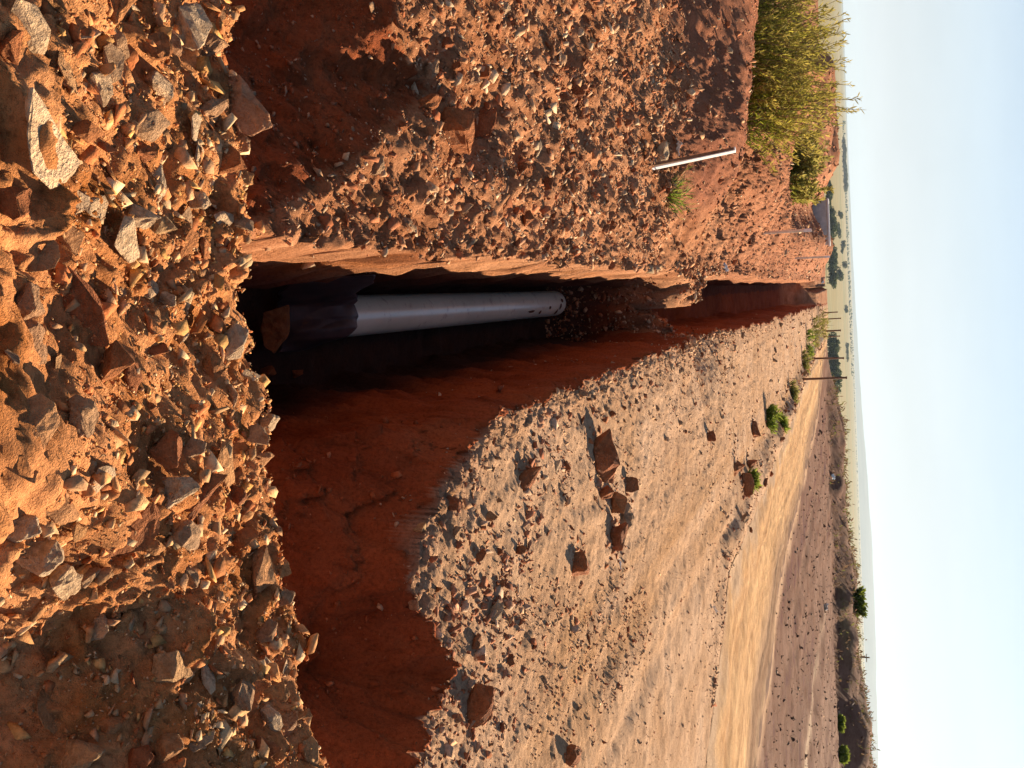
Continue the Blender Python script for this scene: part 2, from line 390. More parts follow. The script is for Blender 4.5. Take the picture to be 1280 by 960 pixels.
col = np.where((INS | (WALL & (T > .2)))[..., None], red*.9, col); col = col*(1-kf)+damp_shade*kf
lw_shade = (INS & (T < .1))[..., None]*.6; col = col*(1-lw_shade)+cl((.12, .05, .03))*lw_shade  # left trench wall darkened: its shade is painted into the colour
sl = np.maximum(INS*np.exp(-((S-11.9)/1.4)**2)*sm(-.9, -.5, Z)*(T < .42), INS*sm(42, 47, S))[..., None]; col = col*(1-sl)+(rub*.9)*sl
col = np.clip(col, .01, .9)
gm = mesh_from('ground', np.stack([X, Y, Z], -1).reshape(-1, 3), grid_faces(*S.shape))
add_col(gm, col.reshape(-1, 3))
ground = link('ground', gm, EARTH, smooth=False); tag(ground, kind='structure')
ground['label'] = 'red clay works site ground with the long open trench cut through it'

# ------------------------------------------------------------------ dirt road (a sheet laid on the ground)
rs = []; q = 5.5
while q < 66: rs.append(q); q += .03*(q/6)**1.25
rs = np.array(rs); ru = np.linspace(0, 1, 150)
RS, RU = np.meshgrid(rs, ru, indexing='ij')
le = kerb_t(RS) + .22*vn(RS*.9, RS*0, 121) + .12*vn(RS*3, RS*0, 122); re = road_r(RS) + .25*vn(RS*.7, RS*0, 123) + .12*vn(RS*3, RS*0, 126)
RT = le + (re-le)*RU
lane = RU*1.0
rz = macro(RS, RT)[0] + micro(RS, RT, macro(RS, RT)[0], np.zeros(RS.shape, bool))[0]*0
ruts = .035*vn(RS*.08, RU*10, 124) + .018*vn(RS*.2, RU*28, 125) + .02*vn(RS*2.2, RT*3, 127) + .02*fbm(RS*6, RT*6, 131, 4)
edge_w = sm(0, .10, RU)*(1-sm(.9, 1, RU))
rzz = rz + .006 + .022*edge_w + ruts*edge_w*.9 + .012*vn(RS*2, RT*2, 132)*edge_w
rzz = np.where((RU < .001) | (RU > .999), rz+.002, rzz)
RX, RY = st2xy(RS, RT)
rm = mesh_from('dirt_road', np.stack([RX, RY, rzz], -1).reshape(-1, 3), grid_faces(*RS.shape))
rc = cl((.57, .335, .155)) + (.7*vn(RS*.06, RU*9, 141)+.4*vn(RS*.15, RU*26, 142)+.35*vn(RS*.06, RU*70, 146))[..., None]*cl((.18, .15, .09)) + (.5*fbm(RS*7, RT*7, 147, 4))[..., None]*cl((.16, .13, .09)) + fbm(RS*2, RT*2, 143, 3)[..., None]*cl((.1, .08, .05))
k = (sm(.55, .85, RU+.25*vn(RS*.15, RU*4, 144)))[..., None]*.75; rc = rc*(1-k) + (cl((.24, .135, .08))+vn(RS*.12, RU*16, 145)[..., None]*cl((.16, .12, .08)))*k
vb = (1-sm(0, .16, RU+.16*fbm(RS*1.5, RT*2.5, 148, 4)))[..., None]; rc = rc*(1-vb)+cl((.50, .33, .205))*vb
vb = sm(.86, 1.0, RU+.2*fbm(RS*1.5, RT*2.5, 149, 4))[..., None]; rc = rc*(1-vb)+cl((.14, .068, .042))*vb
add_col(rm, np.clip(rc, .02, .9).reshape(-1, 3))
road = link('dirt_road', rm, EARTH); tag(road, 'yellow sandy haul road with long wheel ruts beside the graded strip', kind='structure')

# ------------------------------------------------------------------ plain and hills
rr = np.concatenate([[0], np.geomspace(30, 40000, 150)]); aa = np.linspace(0, 2*math.pi, 193)
RR, AA = np.meshgrid(rr, aa, indexing='ij')
pz = np.interp(RR, [0, 60, 75, 100, 200, 600, 1200, 40000], [-5.5, -5.5, -5.5, -5.5, -7.5, -20, -22, -22]) + .5*vn(RR*np.cos(AA)*.02, RR*np.sin(AA)*.02, 151)*sm(80, 200, RR)
pm = mesh_from('plain', np.stack([RR*np.sin(AA), RR*np.cos(AA), pz], -1).reshape(-1, 3), grid_faces(*RR.shape))
m, nt, b = new_mat('farmland', 1.0)
geo = nt.nodes.new('ShaderNodeNewGeometry').outputs['Position']
mp = nnode(nt, 'ShaderNodeMapping'); mp.inputs['Scale'].default_value = (.0009, .0022, 0); mp.inputs['Rotation'].default_value = (0, 0, .15); nt.links.new(geo, mp.inputs[0])
vo = nnode(nt, 'ShaderNodeTexVoronoi', Scale=1.0); nt.links.new(mp.outputs[0], vo.inputs['Vector'])
sep = nt.nodes.new('ShaderNodeSeparateColor'); nt.links.new(vo.outputs['Color'], sep.inputs[0])
fc = ramp(nt, sep.outputs[0], [(0, (.27, .22, .10)), (.4, (.30, .25, .125)), (.7, (.22, .21, .10)), (1, (.34, .28, .15))])
fc = mixc(nt, 1.0, fc, ramp(nt, noise(nt, geo, .02, 6, .65), [(.3, (.75, .78, .7)), (.7, (1.15, 1.1, 1.05))]), 'MULTIPLY')
nt.links.new(fc, b.inputs['Base Color'])
plain = link('plain', pm, m, smooth=True); tag(plain, 'pale tan farmland plain stretching to the hazy horizon', kind='structure')
ang = np.radians(np.linspace(-70, 70, 420)); dep = np.linspace(0, 1, 14)
DA, DD = np.meshgrid(ang, dep, indexing='ij')
dg_ = np.degrees(DA)
env = np.interp(dg_, [-70, -12, -6, -2, 3, 6.5, 9, 12, 14, 17, 21, 28, 40, 70], [10, 12, 25, 50, 95, 130, 150, 165, 170, 160, 130, 150, 120, 60])
prof = np.sin(np.clip(DD*1.15, 0, 1)*math.pi*.5)
hz_ = env*prof*(1 + .22*fbm(dg_*.35, DD*2, 161, 4)) - 24
rad = 15500 + DD*2600 + 900*vn(dg_*.2, DD, 162)
hm = mesh_from('hills', np.stack([rad*np.sin(DA), rad*np.cos(DA), hz_], -1).reshape(-1, 3), grid_faces(*DA.shape))
hills = link('hills', hm, simple('hill_scrub', (.10, .10, .07), 1, .3, .002), smooth=True); tag(hills, 'long low blue hills on the horizon', kind='structure')

# ------------------------------------------------------------------ rocks
def hull_mesh(name, n, flat, seed, rough=0, sub=0):
    r = random.Random(seed); bm = bmesh.new()
    ax = (1.0, r.uniform(.6, .95), r.uniform(*flat))
    for i in range(n):
        # points on a box-ish shell give slabby, broken faces
        v = Vector((r.gauss(0, 1), r.gauss(0, 1), r.gauss(0, 1))); mxx = max(abs(v.x), abs(v.y), abs(v.z)); ln = v.length
        v = v/(mxx*.55+ln*.45)
        bm.verts.new((v.x*ax[0]*.5, v.y*ax[1]*.5, v.z*ax[2]*.5))
    res = bmesh.ops.convex_hull(bm, input=bm.verts)
    bmesh.ops.delete(bm, geom=[e for e in res['geom_interior'] if isinstance(e, bmesh.types.BMVert)], context='VERTS')
    for v in [v for v in bm.verts if not v.link_faces]: bm.verts.remove(v)
    if sub:
        bmesh.ops.dissolve_limit(bm, angle_limit=math.radians(14), verts=bm.verts, edges=bm.edges)
        bmesh.ops.bevel(bm, geom=list(bm.edges), offset=.018, segments=1, affect='EDGES')
        bmesh.ops.triangulate(bm, faces=bm.faces)
        bmesh.ops.subdivide_edges(bm, edges=list(bm.edges), cuts=sub, use_grid_fill=True)
        bmesh.ops.triangulate(bm, faces=bm.faces)
        bm.normal_update()
        P = np.array([v.co for v in bm.verts]); N = [v.normal.copy() for v in bm.verts]
        a = P[:, 0]*7+P[:, 2]*3.1+seed; c = P[:, 1]*7-P[:, 2]*4.3
        dn = rough*(fbm(a*.5, c*.5, seed, 3)*1.6 + fbm(a*1.8+P[:, 2]*9, c*1.8, seed+5, 3)*.7)
        for v, nn, q in zip(list(bm.verts), N, dn): v.co += nn*float(q)
    me = bpy.data.meshes.new(name); bm.to_mesh(me); bm.free(); return me
HERO = {}
def hero_set(mat, key):
    HERO[key] = []
    for i in range(9):
        me = hull_mesh('rock', random.Random(i).randint(9, 15), (.35, .8), 300+i, .045, 3); me.materials.append(mat); HERO[key].append(me)
    for i in range(6):
        me = hull_mesh('slab', random.Random(i).randint(10, 15), (.16, .3), 400+i, .022, 3); me.materials.append(mat); HERO[key].append(me)
for mat, key in ((ROCK_OCHRE, 'ochre'), (ROCK_PALE, 'pale'), (ROCK_RED, 'red'), (ROCK_GREY, 'grey'), (WHITE_CHIP, 'white')): hero_set(mat, key)
def put_rock(p, size, key, slab, rot, sink=.25, name='rock', squash=1.0):
    k = random.randrange(6)+9 if slab else random.randrange(9)
    o = bpy.data.objects.new(name, HERO[key][k]); C.objects.link(o)
    o.location = (p[0], p[1], p[2] + size*(.5*(.2 if slab else .5) - sink*.5)); o.rotation_euler = rot; o.scale = (size, size*squash, size)
    return o
def rnd_rot(slab): return (random.gauss(0, .45), random.gauss(0, .45), random.uniform(0, 6.28)) if slab else tuple(random.uniform(0, 6.28) for _ in range(3))

# singled-out rocks: direction of view, size in metres, colour, slab?, rotation, label
D2R = math.radians
ONES = [
 # near rubble mound
 ((46, 165), .20, 'pale', 1, (.25, .1, .3), 'largest pale flat slab in the near rubble, at its left end'),
 ((92, 198), .06, 'pale', 1, (.4, .2, 1.1), 'small pale rounded stone lying against the largest pale slab'),
 ((185, 228), .085, 'pale', 0, (.3, .2, .4), 'cream oval stone in the middle of the left rubble'),
 ((172, 160), .10, 'grey', 1, (.35, -.2, 2.0), 'rough grey tan slab leaning in the left rubble'),
 ((232, 160), .075, 'pale', 1, (.8, .1, .5), 'pale stone standing on the rim of the near rubble step'),
 ((150, 300), .115, 'pale', 1, (.5, -.2, 1.3), 'long pale cream slab tilted in the near rubble'),
 ((95, 378), .19, 'red', 1, (1.05, .25, .35), 'largest dark red slab tilted with its shaded face to the viewer'),
 ((284, 430), .105, 'pale', 0, (.2, .5, .3), 'pale squared block with a dark stain on the lip above the trench'),
 ((296, 336), .10, 'ochre', 1, (1.0, .3, 2.1), 'shaded reddish slab on the rubble lip just left of the trench'),
 ((255, 352), .075, 'ochre', 1, (.9, -.3, .2), 'upright ochre shard beside the shaded slab on the lip'),
 ((240, 195), .07, 'pale', 1, (.9, .2, .0), 'thin pale shard standing near the left rim'),
 ((205, 562), .11, 'red', 0, (.9, .4, 1.6), 'dark red angular rock right of the pale squared block'),
 ((243, 620), .14, 'red', 1, (.9, .55, .1), 'dark red brown plate leaning towards the trench edge'),
 ((221, 672), .085, 'grey', 0, (.1, .3, .8), 'grey blocky stone just below the dark leaning plate'),
 ((188, 690), .09, 'ochre', 1, (1.1, .1, .9), 'orange brown shard on edge next to the grey blocky stone'),
 ((50, 730), .10, 'pale', 0, (.7, .2, 2.2), 'yellowish pale lump catching sun in the dark near corner'),
 ((105, 722), .06, 'grey', 0, (.2, 1.2, .5), 'small grey stone beside the yellowish pale lump'),
 ((318, 788), .07, 'grey', 0, (.3, .3, .3), 'grey pitted stone on the right rubble rim'),
 ((356, 832), .06, 'pale', 1, (.6, .4, 1.), 'small flat pale stone on the rim right of the grey pitted stone'),
 ((330, 575), .10, 'ochre', 1, (1.2, .2, 1.2), 'sharp ochre shard jutting over the dark trench edge'),
 ((130, 455), .10, 'ochre', 0, (.3, .9, .1), 'brown rock right of the largest dark red slab'),
 # left rubble bank
 ((536, 85), .085, 'grey', 0, (.3, .4, .4), 'grey brown rock above the dark hollow in the left rubble'),
 ((551, 112), .085, 'pale', 1, (.9, .4, .7), 'bright angular stone on the edge of the dark hollow'),
 ((522, 128), .12, 'red', 0, (.2, .9, 1.3), 'dark rounded rock in the shade of the hollow'),
 ((556, 178), .24, 'red', 0, (.3, .3, .2), 'biggest red boulder of the left bank with a sunlit crown'),
 ((602, 150), .24, 'red', 1, (1.1, .3, -.5), 'tilted red plate with a shaded face beside the big boulder'),
 ((672, 188), .10, 'pale', 1, (.5, .1, .5), 'pale yellowish flat stone alone on the left rubble'),
 ((655, 214), .11, 'red', 0, (.4, .1, .9), 'dark red rock below the pale yellowish flat stone'),
 ((680, 232), .11, 'red', 0, (.9, .1, 2.9), 'shaded red rock nearer the trench than its pale neighbour'),
 ((622, 262), .13, 'red', 1, (1.0, .1, .3), 'red wedge leaning in the rubble near the trench lip'),
 ((655, 275), .10, 'red', 0, (1.0, 1.1, .3), 'round shaded rock right above the trench lip'),
 ((522, 290), .11, 'red', 0, (.2, .1, .3), 'dark rounded stone sunk in the pale trench lip'),
 ((718, 118), .13, 'red', 0, (.2, .4, 1.3), 'dark square rock high on the left rubble'),
 ((822, 192), .17, 'pale', 0, (.2, .4, 1.3), 'pale yellowish stone at the foot of the tall white stake'),
 # graded strip on the right
 ((748, 572), .24, 'red', 0, (.1, .2, .5), 'largest red block standing on the tan graded strip'),
 ((655, 598), .125, 'red', 0, (.5, .8, .5), 'lone dark red rock between the trench and the red blocks'),
 ((696, 590), .11, 'pale', 1, (1.3, .1, .5), 'pale stone plate standing on edge on the graded strip'),
 ((708, 583), .06, 'red', 0, (.3, .1, 1.5), 'small dark rock next to the upright pale plate'),
 ((752, 616), .10, 'red', 0, (.3, .6, 1.5), 'red rock behind the pale grey stone in the clump'),
 ((784, 606), .12, 'red', 0, (.3, 2.6, 1.5), 'dark layered rock at the far side of the clump'),
 ((764, 628), .13, 'ochre', 0, (1.3, .6, 1.5), 'brown rock in the middle of the rock clump'),
 ((780, 648), .13, 'grey', 0, (.2, .1, .9), 'pale grey stone in the rock clump on the strip'),
 ((768, 672), .19, 'red', 0, (2.3, .6, .5), 'broad red rock at the right end of the clump'),
 ((775, 700), .11, 'white', 1, (1.2, .2, .3), 'white stone splinter on edge at the end of the clump'),
 ((718, 716), .16, 'red', 0, (.2, .0, .3), 'square red rock alone on the graded strip'),
 ((650, 722), .12, 'pale', 1, (.9, .1, 1.3), 'bright white flat stone among dark rubble near the cut'),
 ((615, 765), .065, 'pale', 0, (.2, .1, .3), 'small round white stone in the dark rubble'),
 ((735, 792), .11, 'red', 1, (1.2, .1, .3), 'pointed dark red rock nearer the viewer than the square one'),
 ((590, 880), .14, 'red', 0, (.2, .1, .5), 'squat red rock at the edge of the right hand cut'),
 ((710, 945), .11, 'red', 0, (.2, .1, .9), 'dark rock at the far right of the tan strip'),
 ((885, 548), .18, 'red', 0, (.2, .1, .9), 'first of two lone red rocks far along the tan strip'),
 ((918, 583), .24, 'red', 0, (.9, .1, .9), 'red rock on the strip in front of the weedy road edge'),
 ((941, 537), .24, 'red', 0, (.2, .1, 2.9), 'red rock next to the bright grass tuft by the road'),
 ((936, 581), .26, 'red', 0, (.2, 1.1, .2), 'dark rock touching the rubble along the road'),
 ((929, 606), .30, 'red', 0, (1.2, .1, .2), 'largest dark rock in the rubble along the road'),
]
TAKEN = []
for (px, size, key, slab, rot, label) in ONES:
    q_ = ground_hit(*px); TAKEN.append((q_[0], q_[1], size*(1.1 if px[0] < 370 else 1.6)))
    if key == 'pale' and rot[0] < 1.0: rot = tuple((Matrix.Rotation(.22+.3*rot[1], 3, 'Y') @ Matrix.Rotation(-.15-.3*rot[0], 3, 'X') @ Matrix.Rotation(rot[2], 3, 'Z')).to_euler())
    p = ground_hit(*px); a_, b_ = xy2st(p[0], p[1]); p = (p[0], p[1], float(height(a_, b_))); o = put_rock(p, size*(1.2 if px[0] < 370 or px[1] < 400 else 1.75 if px[0] < 800 else 1.3), key, slab, rot, .10 if px[0] < 370 else .3); tag(o, label, 'rock')
# repeats nobody could tell apart, by zone
def scatter_things(n, test, sizes, keys, label, group, slabp=.5, region=(0, 0, 1280, 960), name='rock'):
    c = 0; tries = 0
    while c < n and tries < n*60:
        tries += 1
        x = random.uniform(region[0], region[2]); y = random.uniform(region[1], region[3])
        p = ground_hit(x, y); s, t = xy2st(p[0], p[1])
        if not test(s, t, p): continue
        size = random.uniform(*sizes)*random.uniform(.7, 1.3)
        if any((p[0]-a_)**2+(p[1]-b_)**2 < (.45*(c_+size))**2 for a_, b_, c_ in TAKEN): continue
        TAKEN.append((p[0], p[1], size*.7)); slab = random.random() < slabp
        p = (p[0], p[1], float(height(s, t)))
        o = put_rock(p, size, random.choice(keys), slab, rnd_rot(slab), .3, name); tag(o, label, 'rock', group); c += 1
scatter_things(118, lambda s, t, p: s < 2.78, (.06, .15), ['ochre', 'ochre', 'ochre', 'pale', 'pale', 'red', 'grey'], 'small angular rock half buried in the near rubble mound', 'rocks of the near rubble mound', .6, (0, 0, 400, 960))
scatter_things(62, lambda s, t, p: 3.4 < s < 12 and t < -.25, (.04, .11), ['red', 'red', 'ochre', 'pale', 'grey'], 'small broken rock on the rubble bank left of the trench', 'rocks of the left rubble bank', .45, (450, 0, 860, 320))
scatter_things(50, lambda s, t, p: 3.4 < s < 9 and t > .5 and seg_dist(np.array(s), np.array(t), R_EDGE) < .0 and seg_dist(np.array(s), np.array(t), R_EDGE) > -.9, (.03, .085), ['red', 'red', 'red', 'grey', 'ochre'], 'small dark rock in the rubble along the right trench edge', 'rocks along the right trench edge', .3, (500, 420, 800, 960))
scatter_things(20, lambda s, t, p: s > 14 and abs(t-kerb_t(s)+.4) < .5, (.12, .26), ['red', 'grey', 'ochre'], 'weathered rock in the rubble line beside the sandy road', 'rocks along the road edge', .4, (890, 430, 1020, 760))

# loose stones by the thousand
TEMPL = []
for i in range(36):
    me = hull_mesh('t', random.Random(i).randint(6, 10), (.18, .7), 900+i); me.calc_loop_triangles()
    TEMPL.append((np.array([v.co for v in me.vertices]), np.array([t_.vertices[:] for t_ in me.loop_triangles]))); bpy.data.meshes.remove(me)
def rot_mats(n, spread):
    a = rng.uniform(0, 2*np.pi, n); bx = rng.normal(0, spread, n); by = rng.normal(0, spread, n)
    ca, sa = np.cos(a), np.sin(a); cb, sb = np.cos(bx), np.sin(bx); cc, sc_ = np.cos(by), np.sin(by)
    Rz = np.zeros((n, 3, 3)); Rz[:, 0, 0] = ca; Rz[:, 0, 1] = -sa; Rz[:, 1, 0] = sa; Rz[:, 1, 1] = ca; Rz[:, 2, 2] = 1
    Rx = np.zeros((n, 3, 3)); Rx[:, 0, 0] = 1; Rx[:, 1, 1] = cb; Rx[:, 1, 2] = -sb; Rx[:, 2, 1] = sb; Rx[:, 2, 2] = cb
    Ry = np.zeros((n, 3, 3)); Ry[:, 1, 1] = 1; Ry[:, 0, 0] = cc; Ry[:, 0, 2] = sc_; Ry[:, 2, 0] = -sc_; Ry[:, 2, 2] = cc
    return Rx @ Ry @ Rz
def stone_field(name, s, t, size, pal, label, sink=.1, spread=.6):
    n = len(s); z = height(s, t); Xp, Yp = st2xy(s, t); M = rot_mats(n, spread)
    pal = np.array(pal); cidx = rng.integers(0, len(pal), n); colr = pal[cidx]*rng.uniform(.65, 1.3, (n, 1))
    tid = rng.integers(0, len(TEMPL), n); Vs, Fs, Cs = [], [], []; off = 0
    for k, (V, Fc) in enumerate(TEMPL):
        ii = np.where(tid == k)[0]
        if not len(ii): continue
        W = np.einsum('nij,vj->nvi', M[ii], V)*size[ii][:, None, None]
        W += np.stack([Xp[ii], Yp[ii], z[ii]+size[ii]*(.18-sink)], -1)[:, None, :]
        Vs.append(W.reshape(-1, 3)); Cs.append(np.repeat(colr[ii], len(V), 0))
        Fs.append((Fc[None]+(np.arange(len(ii))*len(V))[:, None, None]+off).reshape(-1, 3)); off += len(ii)*len(V)
    me = mesh_from(name, np.concatenate(Vs), np.concatenate(Fs), 3); add_col(me, np.clip(np.concatenate(Cs), .01, .9))
    o = link(name, me, STONES); tag(o, label, 'rubble', None, 'stuff'); return o
def pareto(n, lo, hi, a=2.2):
    u = rng.uniform(0, 1, n); return (lo**-a - u*(lo**-a-hi**-a))**(-1/a)
def sample(n, s0, s1, t0, t1, keep):
    s = rng.uniform(s0, s1, n); t = rng.uniform(t0, t1, n); k = keep(s, t); return s[k], t[k]
def in_view(s, t, m=40):
    X_, Y_ = st2xy(s, t); px, py = project(X_, Y_, np.zeros_like(s)); return (px > -m) & (px < 1320) & (py > -m-40) & (py < 1000+m)
PAL_M = [(.53, .25, .10), (.48, .19, .07), (.56, .32, .15), (.60, .40, .22), (.42, .14, .05), (.52, .28, .14), (.55, .29, .10)]
PAL_L = [(.42, .20, .10), (.35, .13, .06), (.47, .27, .15), (.30, .10, .042), (.40, .21, .12), (.54, .38, .24)]
PAL_R = [(.37, .16, .085), (.43, .25, .14), (.30, .11, .055), (.50, .33, .20), (.40, .24, .14)]
s, t = sample(30000, 1.35, 2.95, -1.5, 1.9, lambda s, t: in_view(s, t)); stone_field('rubble', s, t, pareto(len(s), .003, .011, 2), PAL_M, 'fine crumbs of earth between the near stones', .0, .8)
s, t = sample(14000, 1.35, 2.95, -1.5, 1.9, lambda s, t: in_view(s, t)); stone_field('rubble', s, t, pareto(len(s), .007, .085, 1.25), PAL_M, 'loose broken stones covering the near rubble mound', .16, .6)
s, t = sample(52000, 3.0, 10, -4.2, -.2, lambda s, t: in_view(s, t) & (seg_dist(s, t, L_EDGE) < .05) & (rng.uniform(0, 1, len(s)) < np.clip(6/s**1.1, 0, 1))); stone_field('rubble', s, t, pareto(len(s), .009, .10, 1.6)*(.7+.06*s), PAL_L, 'loose broken stones on the bank left of the trench', .16, .8)
s, t = sample(2600, 3.0, 4.4, -1.6, -.25, lambda s, t: in_view(s, t) & (seg_dist(s, t, L_EDGE) > .05)); stone_field('rubble', s, t, pareto(len(s), .008, .045, 2), [(.33, .10, .04), (.3, .12, .06), (.42, .25, .15)], 'scattered stones on the shaded red slope left of the trench', .08, .8)
s, t = sample(60000, 9, 58, -8, -.2, lambda s, t: in_view(s, t) & (rng.uniform(0, 1, len(s)) < np.clip((9/s)**1.5, .02, 1))); stone_field('rubble', s, t, pareto(len(s), .02, .11, 2.0)*(.6+.04*s), PAL_L, 'loose stones over the far spoil heaps left of the trench', .1, .7)
s, t = sample(80000, 3.6, 14, .5, 6, lambda s, t: in_view(s, t) & (seg_dist(s, t, R_EDGE) < 0.02) & (t > tr_of(s)) & (rng.uniform(0, 1, len(s)) < np.clip(.45*(4.2/s)**1.4, 0, 1))); stone_field('gravel', s, t, pareto(len(s), .005, .04, 2.2)*(.75+.05*s), PAL_R, 'fine gravel strewn over the tan graded strip', .12, .5)
def near_edge(s, t):
    dr = -seg_dist(s, t, R_EDGE); dt_ = np.where(s > 5, t-tr_of(s), 9); e = np.minimum(np.abs(dr), np.abs(dt_)); return (dr > -.03) & (dt_ > -.02) & (rng.uniform(0, 1, len(s)) < np.exp(-e/(.13+.02*s)))
s, t = sample(17000, 3.4, 16, .45, 3.2, lambda s, t: in_view(s, t) & near_edge(s, t)); stone_field('rubble', s, t, pareto(len(s), .012, .085, 1.7)*(.8+.03*s), PAL_R, 'dark broken stones crowding the right trench edge', .06, .9)
s, t = sample(22000, 3.8, 8.5, .6, 3.6, lambda s, t: in_view(s, t) & (seg_dist(s, t, R_EDGE) < -.02) & (sm(.05, .3, vn(s*1.1, t*1.6, 56)+.2*vn(s*4, t*4, 59)) +.6*vn(s*5, t*5, 60) > rng.uniform(.45, 2.6, len(s)))); stone_field('rubble', s, t, pareto(len(s), .012, .06, 1.7), PAL_R, 'patches of dark stones on the tan graded strip', .06, .9)
s, t = sample(30000, 12, 60, .6, 5, lambda s, t: in_view(s, t) & (t > tr_of(s)) & (t < kerb_t(s)) & (rng.uniform(0, 1, len(s)) < np.clip((11/s)**1.3, .02, 1)*(np.exp(-((t-kerb_t(s)+.4)/.4)**2)+.12+.8*np.exp(-(t-tr_of(s))/.3)))); stone_field('rubble', s, t, pareto(len(s), .02, .12, 2)*(.5+.035*s), PAL_R, 'broken stones along the far trench edge and the road edge', .08, .8)
s, t = sample(16000, 14, 66, 6, 40, lambda s, t: in_view(s, t) & (t > road_r(s)) & (rng.uniform(0, 1, len(s)) < np.clip((16/s)**1.4, .03, 1))); stone_field('rubble', s, t, pareto(len(s), .03, .14, 2.2)*(.5+.03*s), [(.17, .09, .06), (.12, .06, .04), (.32, .21, .14)], 'stones scattered over the brown field beyond the road', .1, .6)
s, t = sample(4500, 10.7, 14.5, -.3, .6, lambda s, t: in_view(s, t)); stone_field('rubble', s, t, pareto(len(s), .02, .1, 1.8), PAL_L, 'loose stones of the slump that chokes the trench', .06, .9)

s, t = sample(7000, 2.9, 5.2, .45, 2.4, lambda s, t: in_view(s, t) & (seg_dist(s, t, R_EDGE) > .0) & (rng.uniform(0, 1, len(s)) < .25+.6*(vn(s*3, t*3, 191) > .1))); stone_field('rubble', s, t, pareto(len(s), .008, .07, 1.8), [(.34, .10, .035), (.30, .085, .03), (.38, .14, .06)], 'red stones and crumbs stuck in the shaded right cut face', .16, .8)
cs_, ct_ = [], []
for (px, n_, sp_) in (((600, 700), 90, .16), ((628, 742), 110, .16), ((648, 692), 60, .12), ((615, 770), 60, .12), ((575, 722), 80, .14), ((668, 640), 40, .14), ((560, 850), 130, .2), ((596, 885), 60, .15), ((705, 602), 50, .14), ((560, 762), 90, .16), ((535, 905), 130, .2), ((690, 545), 60, .16), ((725, 800), 30, .14), ((662, 600), 40, .12), ((640, 780), 60, .2)):
    if key == 'pale' and rot[0] < 1.0: rot = tuple((Matrix.Rotation(.22+.3*rot[1], 3, 'Y') @ Matrix.Rotation(-.15-.3*rot[0], 3, 'X') @ Matrix.Rotation(rot[2], 3, 'Z')).to_euler())
    p = ground_hit(*px); a_, b_ = xy2st(p[0], p[1]); n_ = int(n_*.6); cs_ += list(rng.normal(a_, sp_*1.1, n_)); ct_ += list(rng.normal(b_, sp_*.8, n_))
cs_, ct_ = np.array(cs_), np.array(ct_); k = (seg_dist(cs_, ct_, R_EDGE) < 0) & (ct_ > tr_of(cs_)+.03)
stone_field('rubble', cs_[k], ct_[k], pareto(int(k.sum()), .018, .10, 1.4), [(.36, .14, .07), (.40, .20, .12), (.30, .11, .055), (.46, .30, .20)], 'clusters of dark broken stones on the tan graded strip', .06, .9)
cr_s, cr_t, cr_z = [], [], []
for o in [o for o in C.objects if o.name.startswith('rock') and o.get('label') and not o.get('group') and o.scale[0] > .09]:
    a_, b_ = xy2st(o.location.x, o.location.y)
    for q in range(22):
        an = random.uniform(0, 6.283); rr_ = o.scale[0]*random.uniform(.4, 1.1); cr_s.append(a_+rr_*math.sin(an)); cr_t.append(b_+rr_*math.cos(an)); cr_z.append(o.scale[0])
cr_s, cr_t, cr_z = map(np.array, (cr_s, cr_t, cr_z)); k = (cr_t > .55) & (cr_s > 3.4)
stone_field('rubble', cr_s[k], cr_t[k], cr_z[k]*rng.uniform(.04, .2, k.sum()), [(.36, .13, .055), (.40, .18, .09), (.30, .11, .05)], 'crumbs broken off the red rocks on the graded strip', .1, .8)

# ------------------------------------------------------------------ things in the trench
def at_st(s, t, z): x_, y_ = st2xy(s, t); return (x_, y_, z)
def pipe_mesh(s0, s1, t0, t1, z0, z1, r, th):
    a = Vector(at_st(s0, t0, z0)); b_ = Vector(at_st(s1, t1, z1)); d = (b_-a).normalized(); u = d.cross(Vector((0, 0, 1))).normalized(); w = u.cross(d)
    L = (b_-a).length; N = 40
    prof = [(0, r-th), (0, r), (.02, r+.002)] + [(L*k/24, r) for k in range(1, 24)] + [(L-.03, r), (L-.004, r-.003), (L, r-.006), (L, r-th), (L-.3, r-th), (L*.5, r-th), (0, r-th)]
    V = []
    for (l, q) in prof:
        for k in range(N):
            th_ = 2*math.pi*k/N; V.append(a + d*l + (u*math.cos(th_) + w*math.sin(th_))*q)
    Fc = []
    for i in range(len(prof)-1):
        for k in range(N): Fc.append((i*N+k, i*N+(k+1) % N, (i+1)*N+(k+1) % N, (i+1)*N+k))
    return V, Fc, a, d, u, w, L
V, Fc, pa, pd, pu, pw, PL = pipe_mesh(5.60, 10.75, .02, .03, -1.27, -1.235, .128, .009)
pm_ = mesh_from('pipe', [tuple(v) for v in V], Fc)
m, nt, b = new_mat('grey_plastic', .3); b.inputs['Specular IOR Level'].default_value = .65
geo = nt.nodes.new('ShaderNodeNewGeometry').outputs['Position']
c = ramp(nt, noise(nt, geo, 3.0, 5, .6), [(.3, (.74, .71, .56)), (.7, (.86, .83, .67))])
dirt = ramp(nt, noise(nt, geo, 9, 6, .75), [(.56, (0, 0, 0)), (.74, (1, 1, 1))])
c = mixc(nt, dirt, c, (.34, .24, .17)); nt.links.new(c, b.inputs['Base Color'])
pipe = link('pipe', pm_, m, smooth=True); tag(pipe, 'long pale grey plastic pipe lying on the trench floor', 'pipe')
